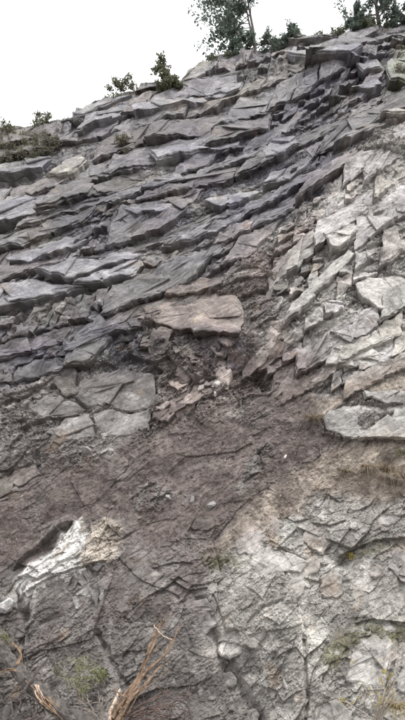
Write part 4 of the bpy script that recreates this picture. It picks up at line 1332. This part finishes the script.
for q, (sx, lm) in enumerate(CR):
    woody('low_scrub', crest(sx), CRL[q], 'bush',
          [((0.5, 0, 1), 0.22, 0.008, 0.1, 0.25, 5, None), ((-0.5, 0, 1), 0.22, 0.008, 0.1, 0.25, 5, None)], lm, 190 + q, 0.06, 4,
          group='low scrub along the crest', clump=0.08)


# ------------------------------------------------------------------ dead wood at the foot of the cliff
def at(px, py, off):
    """a point off metres in front of the cliff, towards the viewer"""
    p = surf(px, py)
    d = p - CAM
    return Vector(p - d / np.linalg.norm(d) * off)


def path(spec):
    return [at(*q) for q in spec]


def resample(pts, n, rg=None, jit=0.0):
    pts = [Vector(p) for p in pts]
    out = []
    m = len(pts) - 1
    for k in range(n + 1):
        t = k / n * m; i = min(int(t), m - 1); f = t - i
        p0 = pts[max(i - 1, 0)]; p1 = pts[i]; p2 = pts[i + 1]; p3 = pts[min(i + 2, m)]
        q = 0.5 * ((2 * p1) + (p2 - p0) * f + (2 * p0 - 5 * p1 + 4 * p2 - p3) * f * f + (3 * p1 - p0 - 3 * p2 + p3) * f ** 3)
        if rg: q = q + rdir(rg) * jit
        out.append(q)
    return out


def strand(mb, spec, r0, r1, n=14, sides=6, jit=0.006, wob=0.2, rg=random):
    pts = resample(path(spec), n, rg, jit)
    mb.tube(pts, [r0 + (r1 - r0) * (k / n) for k in range(n + 1)], sides, True, wob, rg)
    return pts


rg = random.Random(77)
log = empty('fallen_log', at(40, 690, 0.45), 'grey weathered log with torn orange wood lying at lower left', 'log')
m = MB(); strand(m, [(-40, 618, 0.40), (-8, 642, 0.45), (20, 672, 0.5), (55, 704, 0.55), (95, 728, 0.6), (140, 748, 0.6)], 0.062, 0.10, 60, 18, 0.006, 0.16, rg); m.build('trunk', M['bark'], log)
m = MB()
for q in range(16):
    x0 = rg.uniform(28, 50); y0 = 684 + (x0 - 28) * 0.75 + rg.uniform(-4, 4)
    L = rg.uniform(12, 34); dx = L * 0.72; dy = L * rg.uniform(.62, .85)
    strand(m, [(x0, y0, .60), (x0 + dx / 2 + rg.uniform(-2, 2), y0 + dy / 2, .63 + rg.uniform(0, .03)), (x0 + dx, y0 + dy, .66)], rg.uniform(.006, .013), .003, 9, 5, 0.004, 0.4, rg)
m.build('torn_wood', M['fresh'], log)
m = MB()
for q in range(5):
    x0 = rg.uniform(34, 40); y0 = rg.uniform(683, 690)
    strand(m, [(x0, y0, .62), (x0 + 4, y0 + 8, .65), (x0 + 10, y0 + 15, .65)], rg.uniform(.006, .012), .003, 8, 5, 0.004, 0.4, rg)
m.build('torn_wood', M['palewood'], log)
for spec in ([(9, 642, 0.5), (15, 648, 0.56), (18, 656, 0.6), (17, 664, 0.6)], [(-4, 672, 0.56), (8, 669, 0.6), (20, 671, 0.6)]):
    m = MB()
    for q in range(5):
        sp = [(a + rg.uniform(-1.6, 1.6), b + rg.uniform(-1.6, 1.6), c) for (a, b, c) in spec]
        strand(m, sp, .004, .009, 9, 5, 0.003, 0.35, rg)
    m.build('branch_stub', M['fresh'], log)
LG = [(-40, 618, 0.40), (-8, 642, 0.45), (20, 672, 0.5), (55, 704, 0.55), (95, 728, 0.6)]
for q in range(26):                                  # long strips of bark standing off the log
    k0 = rg.randrange(3); dx, dy = rg.uniform(-4, 4), rg.uniform(-4, 4)
    m = MB()
    sp = [(a + dx + rg.uniform(-1, 1), b + dy + rg.uniform(-1, 1), c + 0.055 - 0.010 * math.hypot(dx, dy) + rg.uniform(0, .012)) for (a, b, c) in LG[k0:k0 + rg.randint(2, 3)]]
    strand(m, sp, rg.uniform(.006, .014), .004, 14, 5, 0.005, 0.4, rg)
    m.build('bark_strip', M[rg.choice(('bark', 'twig', 'drytwig', 'bark'))], log)
for q in range(7):                                   # broken bark and short dead side shoots along the log
    t = rg.random(); x0, y0 = -6 + 96 * t, 644 + 76 * t
    m = MB(); a = rg.uniform(-2.6, -0.6)
    strand(m, [(x0, y0, .52), (x0 + 6 * math.cos(a), y0 + 6 * math.sin(a), .56), (x0 + rg.uniform(8, 18) * math.cos(a), y0 + rg.uniform(8, 18) * math.sin(a), .54)], rg.uniform(.006, .012), .003, 8, 5, 0.004, 0.3, rg)
    m.build('side_shoot', M['twig'], log)
m = MB(); strand(m, [(26, 692, 0.62), (34, 678, 0.66), (42, 666, 0.66), (48, 658, 0.62)], 0.017, 0.009, 12, 7, 0.004, 0.2, rg); m.build('branch_stub', M['twig'], log)

rt = empty('splintered_root', at(112, 716, 0.5), 'orange brown splintered root standing up at the bottom left', 'root')
ST = [([(112, 722, .55), (122, 702, .5), (138, 678, .42), (150, 656, .36), (162, 632, .30), (168, 622, .28)], .045, .006, 'strand'),
      ([(116, 722, .55), (128, 700, .5), (142, 676, .40), (155, 650, .33), (160, 640, .30), (176, 614, .26)], .026, .004, 'fresh'),
      ([(113, 718, .6), (130, 694, .55), (150, 672, .45), (168, 655, .36), (176, 642, .3), (182, 628, .26)], .034, .005, 'strand'),
      ([(120, 720, .6), (134, 696, .58), (148, 684, .5), (160, 670, .4), (168, 662, .34)], .026, .004, 'fresh'),
      ([(118, 724, .62), (126, 706, .62), (136, 690, .6), (150, 668, .5)], .030, .010, 'strand'),
      ([(111, 724, .62), (112, 712, .62), (117, 700, .6), (122, 690, .55)], .022, .012, 'palewood'),
      ([(124, 726, .62), (122, 712, .63), (126, 698, .62)], .020, .008, 'fresh'),
      ([(174, 642, .3), (166, 638, .32), (160, 632, .34), (157, 628, .34)], .010, .005, 'palewood'),
      ([(164, 656, .36), (170, 664, .34), (168, 674, .36)], .007, .003, 'strand'),
      ([(150, 672, .45), (148, 684, .46), (149, 692, .48)], .006, .003, 'strand'),
      ([(130, 700, .6), (122, 694, .62), (116, 690, .62)], .012, .005, 'strand')]
for q in range(9):                                  # loose fibres torn along the main splinters
    sp, r0, r1, mm = ST[rg.randrange(5)]
    k0 = rg.randrange(len(sp) - 2); k1 = rg.randrange(k0 + 2, len(sp) + 1)
    dx, dy = rg.uniform(-5, 5), rg.uniform(-4, 4)
    ST.append(([(a + dx * (1 + z * .5), b + dy, c + rg.uniform(-.02, .03)) for z, (a, b, c) in enumerate(sp[k0:k1])], rg.uniform(.004, .011), .002, rg.choice(('strand', 'strand', 'fresh', 'palewood', 'redtwig'))))
for (sp, r0, r1, mm) in ST:
    r0 = min(r0, .026)
    m = MB(); strand(m, sp, r0, r1, 18, 6, 0.006, 0.28, rg); m.build('splinter', M[mm], rt)

br = empty('dead_brush', at(150, 712, 0.5), 'reddish dead branch with fine twigs right of the splintered root', 'branch')
for q in range(13):
    x0 = rg.uniform(118, 150); y0 = rg.uniform(702, 726); x1 = rg.uniform(160, 196); y1 = rg.uniform(684, 722)
    m = MB()
    p = strand(m, [(x0, y0, .5), ((x0 + x1) / 2, (y0 + y1) / 2 + rg.uniform(-6, 4), .52), (x1, y1, .42)], rg.uniform(.006, .013), .003, 12, 5, 0.008, 0.2, rg)
    for z in range(4):
        k = rg.randint(4, 11)
        t = wander(rg, p[k], rdir(rg, 0.3), rg.uniform(0.08, 0.22), 5, 0.4)
        m.tube(t, [.004, .0035, .003, .003, .002, .002], 4)
    m.build('twig', M['redtwig'], br)
for sp in ([(170, 705, .5), (178, 700, .5), (188, 706, .5), (192, 726, .5)], [(184, 712, .5), (186, 726, .5), (182, 734, .5)], [(168, 706, .52), (170, 716, .52), (166, 728, .52)]):
    m = MB(); strand(m, sp, .013, .010, 12, 6, 0.004, 0.2, rg); m.build('twig', M['twig'], br)

tg = empty('root_tangle', at(16, 708, 0.5), 'dark tangle of thin dead roots in the bottom left corner', 'roots')
for q in range(34):
    x0 = rg.uniform(-12, 44); y0 = rg.uniform(672, 726)
    a = rg.uniform(0, math.pi * 2); L = rg.uniform(12, 34)
    x1, y1 = x0 + math.cos(a) * L, y0 + math.sin(a) * L
    m = MB(); strand(m, [(x0, y0, rg.uniform(.35, .6)), ((x0 + x1) / 2 + rg.uniform(-5, 5), (y0 + y1) / 2 + rg.uniform(-5, 5), rg.uniform(.4, .65)), (x1, y1, rg.uniform(.3, .55))],
                     rg.uniform(.004, .012), .003, 10, 5, 0.006, 0.2, rg)
    m.build('root', M['twig' if q % 4 else 'redtwig'], tg)


# ------------------------------------------------------------------ small plants
def herb(name, px, py, off, label, cat, stems, leafm, twm, seed, leafL, leafN, spread, height, clump=0.03, miss=0.25):
    rg = random.Random(seed)
    b = at(px, py, off)
    root = empty(name, b, label, cat)
    lf = MB()
    for k in range(stems):
        m = MB()
        d = Vector((rg.uniform(-1, 1) * spread, rg.uniform(-0.5, 0.2) * spread, 1))
        pts = wander(rg, b + Vector((rg.uniform(-.04, .04), 0, -0.05)), d, height * rg.uniform(0.5, 1.1), 8, 0.22)
        m.tube(pts, [0.005 - 0.0004 * q for q in range(9)], 4)
        ends = list(pts[4:])
        for z in range(3):
            q = rg.randint(3, 7)
            t = wander(rg, pts[q], (pts[q + 1] - pts[q]).normalized() + rdir(rg) * 0.9, height * 0.35 * rg.uniform(.5, 1), 5, 0.3)
            m.tube(t, 0.0028, 4); ends += t[2:]
        m.build('stem', M[twm], root)
        for e in ends:
            for _ in range(leafN):
                if rg.random() < miss: continue
                LL = leafL * rg.uniform(.6, 1.2)
                lf.leaf(e + rdir(rg) * clump, rdir(rg, 0.2), rdir(rg, .6), LL, LL * 0.5)
    lf.build('leaves', M[leafm], root)
    return root


def tuft(name, px, py, off, label, n, L, W, mat, seed, up=0.35, lean=(0, 0), group=None):
    rg = random.Random(seed)
    b = at(px, py, off)
    m = MB()
    for k in range(n):
        a = rg.uniform(0, 2 * math.pi)
        d = Vector((math.cos(a) * rg.uniform(.3, 1) + lean[0], -abs(math.sin(a)) * rg.uniform(.2, 1) + lean[1], rg.uniform(up * 0.4, up * 2)))
        p = b + Vector((math.cos(a) * 0.05 * rg.random(), math.sin(a) * 0.03, 0))
        m.blade(p, d, L * rg.uniform(.5, 1.2), W, rg.uniform(.3, .9), Vector((-d.y, d.x, 0.2)))
    o = m.build(name, M[mat])
    return tag(o, label, 'grass', group)


herb('green_plant', 82, 700, 0.25, 'pale green leafy plant growing behind the grey log', 'plant', 9, 'leaffresh', 'drytwig', 5, 0.035, 4, 0.55, 0.52)
herb('green_plant', 58, 676, 0.12, 'small dull green plant left of the pale leafy plant', 'plant', 5, 'leafmid', 'drytwig', 6, 0.03, 3, 0.6, 0.26)
herb('yellow_plant', 103, 680, 0.10, 'small yellow green plant beside the dark crack above the log', 'plant', 4, 'leaffresh', 'drytwig', 8, 0.05, 2, 0.5, 0.2)
herb('dry_plant', 100, 716, 0.35, 'leafless pale twigs between log and splintered root', 'plant', 7, 'leafgrey', 'drytwig', 9, 0.02, 1, 0.8, 0.42)
herb('yellow_shrub', 378, 716, 0.25, 'dry pale twigged shrub with a few yellow leaves at bottom right', 'shrub', 12, 'leafyel', 'drytwig', 10, 0.06, 1, 1.1, 0.6, 0.02, 0.8)
tuft('straw_clump', 397, 708, 0.25, 'pale straw coloured grass clump in the bottom right corner', 260, 0.36, 0.009, 'straw', 11, 0.5)
herb('yellow_plant', 349, 558, 0.03, 'tiny yellow flowered plant on the mossy ledge', 'plant', 3, 'leafyel', 'drytwig', 12, 0.03, 2, 0.5, 0.10)
herb('green_plant', 398, 458, 0.02, 'pale green sprig at the right edge above the dry tuft', 'plant', 5, 'leaffresh', 'drytwig', 13, 0.03, 3, 0.6, 0.16)
herb('green_plant', 4, 638, 0.15, 'small yellow green sprig at the left edge above the log', 'plant', 4, 'leaffresh', 'drytwig', 14, 0.03, 2, 0.6, 0.16)
tuft('dry_grass_tuft', 388, 474, 0.08, 'large drooping dry grass tuft on the tan soil at right', 300, 0.42, 0.010, 'drygrass', 21, 0.5, (0, -0.3))
tuft('dry_grass_tuft', 366, 470, 0.03, 'brown dry grass tuft just left of the large drooping tuft', 140, 0.30, 0.011, 'drygrass', 22, 0.3, (-.2, -0.3))
tuft('dry_grass_tuft', 345, 474, 0.02, 'small dry tuft in the middle of the tan soil', 80, 0.2, 0.010, 'drygrass', 23)
tuft('dry_grass_tuft', 312, 424, 0.02, 'brown matted tuft against the left end of the pale boulder', 190, 0.28, 0.010, 'drygrass', 24)
tuft('dry_grass_tuft', 405, 480, 0.03, 'dry tuft cut by the right edge of the photo', 160, 0.34, 0.011, 'drygrass', 25)
tuft('dry_grass_tuft', 326, 500, 0.02, 'sparse dry tuft above the white rock shards', 40, 0.14, 0.005, 'drygrass', 26)


# ------------------------------------------------------------------ stones
def rock_mesh(seed, n=2, flat_=0.6):
    rg = random.Random(seed)
    import bmesh
    bm = bmesh.new()
    pts = [rdir(rg) * rg.uniform(0.75, 1.0) for _ in range(13)]
    for p in pts:
        bm.verts.new((p.x, p.y * 0.8, p.z * flat_))
    bmesh.ops.convex_hull(bm, input=bm.verts)
    for v in [v for v in bm.verts if not v.link_faces]:
        bm.verts.remove(v)
    me = bpy.data.meshes.new('stone')
    bm.to_mesh(me); bm.free()
    return me


SM_ = [rock_mesh(900 + k) for k in range(8)]
for me in SM_: me.materials.append(M['stone'])
WM_ = [rock_mesh(930 + k) for k in range(4)]
for me in WM_: me.materials.append(M['whitestone'])


def stone(px, py, size, label, white=False, seed=0, cat='stone', group=None):
    rg = random.Random(seed + int(px * 7 + py))
    me = (WM_ if white else SM_)[rg.randrange(4 if white else 8)]
    o = bpy.data.objects.new('loose_stone', me)
    o.location = surf(px, py, size * 0.25)
    o.rotation_euler = (rg.uniform(0, 6), rg.uniform(0, 6), rg.uniform(0, 6))
    o.scale = (size, size * rg.uniform(.7, 1), size * rg.uniform(.7, 1))
    col.objects.link(o)
    return tag(o, label, cat, group)


stone(205, 383, 0.085, 'bright white stone on the brown tilted slab', True)
stone(215, 395, 0.07, 'white stone just below the bright white stone', True)
stone(224, 398, 0.05, 'small whitish stone beside the dark earth hollow', True)
stone(212, 257, 0.09, 'pale stone lying at the dark notch near the centre top', True)
stone(232, 255, 0.12, 'grey stone over the dark notch near the centre top')
stone(285, 462, 0.05, 'small pale stone on the purple brown soil', True)
stone(100, 371, 0.06, 'small pale stone under the dark overhang', True)
stone(52, 355, 0.06, 'small light stone in the rubble below the tall step', True)
stone(288, 578, 0.03, 'tiny white stone under the pale flat stone', True)
stone(56, 431, 0.05, 'grey stone on the dark wedge at left')
stone(88, 452, 0.13, 'rounded pinkish stone at the upper edge of the brown soil')
stone(112, 452, 0.10, 'grey stone right of the rounded pinkish stone')
stone(193, 503, 0.10, 'dark rounded stone in the row below the soil')
stone(212, 508, 0.09, 'second grey stone in the row below the soil')
stone(170, 500, 0.08, 'leftmost grey stone in the row below the soil')
stone(105, 600, 0.08, 'grey stone under the tan block')
stone(8, 712, 0.18, 'large grey stone in the bottom left corner')
stone(24, 716, 0.12, 'grey stone half under the root tangle')
# rubble, clods and rootlets strewn over the slide
rgn = np.random.default_rng(99)
wgt = (SOILALL * 1.0 + 0.10 * (rough > 0.9) + 0.25 * wash) * (OVER < 0.1)
wgt = wgt * (PX > -60) * (PX < 470)
cell = np.gradient(PX, axis=1) * np.abs(np.gradient(PY, axis=0))
prob = (wgt * cell).ravel(); prob = prob / prob.sum()


def strew(name, count, smin, smax, label, seed, power=3.0, pr=None, tint=1.0):
    pick = rgn.choice(prob.size, count, p=prob if pr is None else pr)
    protos = []
    for k in range(6):
        me = rock_mesh(seed + k)
        vv = np.zeros(len(me.vertices) * 3); me.vertices.foreach_get('co', vv); vv = vv.reshape(-1, 3)
        protos.append((vv, [tuple(p.vertices) for p in me.polygons])); bpy.data.meshes.remove(me)
    V_ = []; Fc = []; nb = 0; Cc = []
    for q in range(count):
        vv, ff = protos[rgn.integers(6)]
        s_ = smin + (smax - smin) * rgn.random() ** power
        a, b_, c_ = rgn.uniform(0, 6.28, 3)
        Rm = np.array((Matrix.Rotation(a, 3, 'X') @ Matrix.Rotation(b_, 3, 'Y') @ Matrix.Rotation(c_, 3, 'Z')))
        V_.append((vv * np.array([1.25, .8, .8])) @ Rm.T * s_ + PF2[pick[q]] + Nd * s_ * 0.2)
        Fc += [tuple(x + nb for x in f) for f in ff]; nb += len(vv)
        Cc.append(np.repeat(np.clip(CF[pick[q]] * tint * rgn.uniform(.7, 1.45), .04, .7)[None], len(vv), 0))
    o = mesh_obj(name, np.concatenate(V_), Fc, M['rock'])
    a = o.data.color_attributes.new('albedo', 'FLOAT_COLOR', 'POINT')
    a.data.foreach_set('color', np.concatenate([np.concatenate(Cc), np.ones((nb, 1))], 1).astype(F).ravel())
    return tag(o, label, None, None, 'stuff')


PF2 = POS.reshape(-1, 3)
strew('earth_clods', 2200, 0.006, 0.030, 'brown earth clods strewn over the slide', 950, 3.0, None, 0.95)
strew('rubble', 900, 0.008, 0.05, 'grey rubble strewn over the slide', 960, 4.0, None, 1.25)
pr2 = ((np.maximum(SM, PALE) * (0.25 + rough) + 0.04 * LOWPALE) * (1 - SOILALL) * (OVER < 0.1) * (PX > -60) * (PX < 470) * cell).ravel()
strew('rock_chips', 5000, 0.012, 0.085, 'angular rock chips lodged in the joints of the cliff', 970, 2.6, pr2 / pr2.sum(), 1.0)
m = MB()
pick = rgn.choice(prob.size, 1500, p=prob)
rg = random.Random(55)
for k in pick:
    p = Vector(PF2[k]) + Vector(Nd) * 0.012
    a = rg.gauss(math.radians(32), 0.7)
    d = Vector(Sd) * math.cos(a) + Vector(Td) * math.sin(a)
    L = rg.uniform(0.06, 0.34)
    pts = wander(rg, p, d, L, 5, 0.25, Vector(Nd) * 0.02)
    m.tube(pts, [0.0035, 0.003, 0.003, 0.0025, 0.002, 0.0015], 3, False)
o = m.build('rootlets', M['redtwig'])
tag(o, 'thin rootlets and dry stalks lying on the soil', None, None, 'stuff')
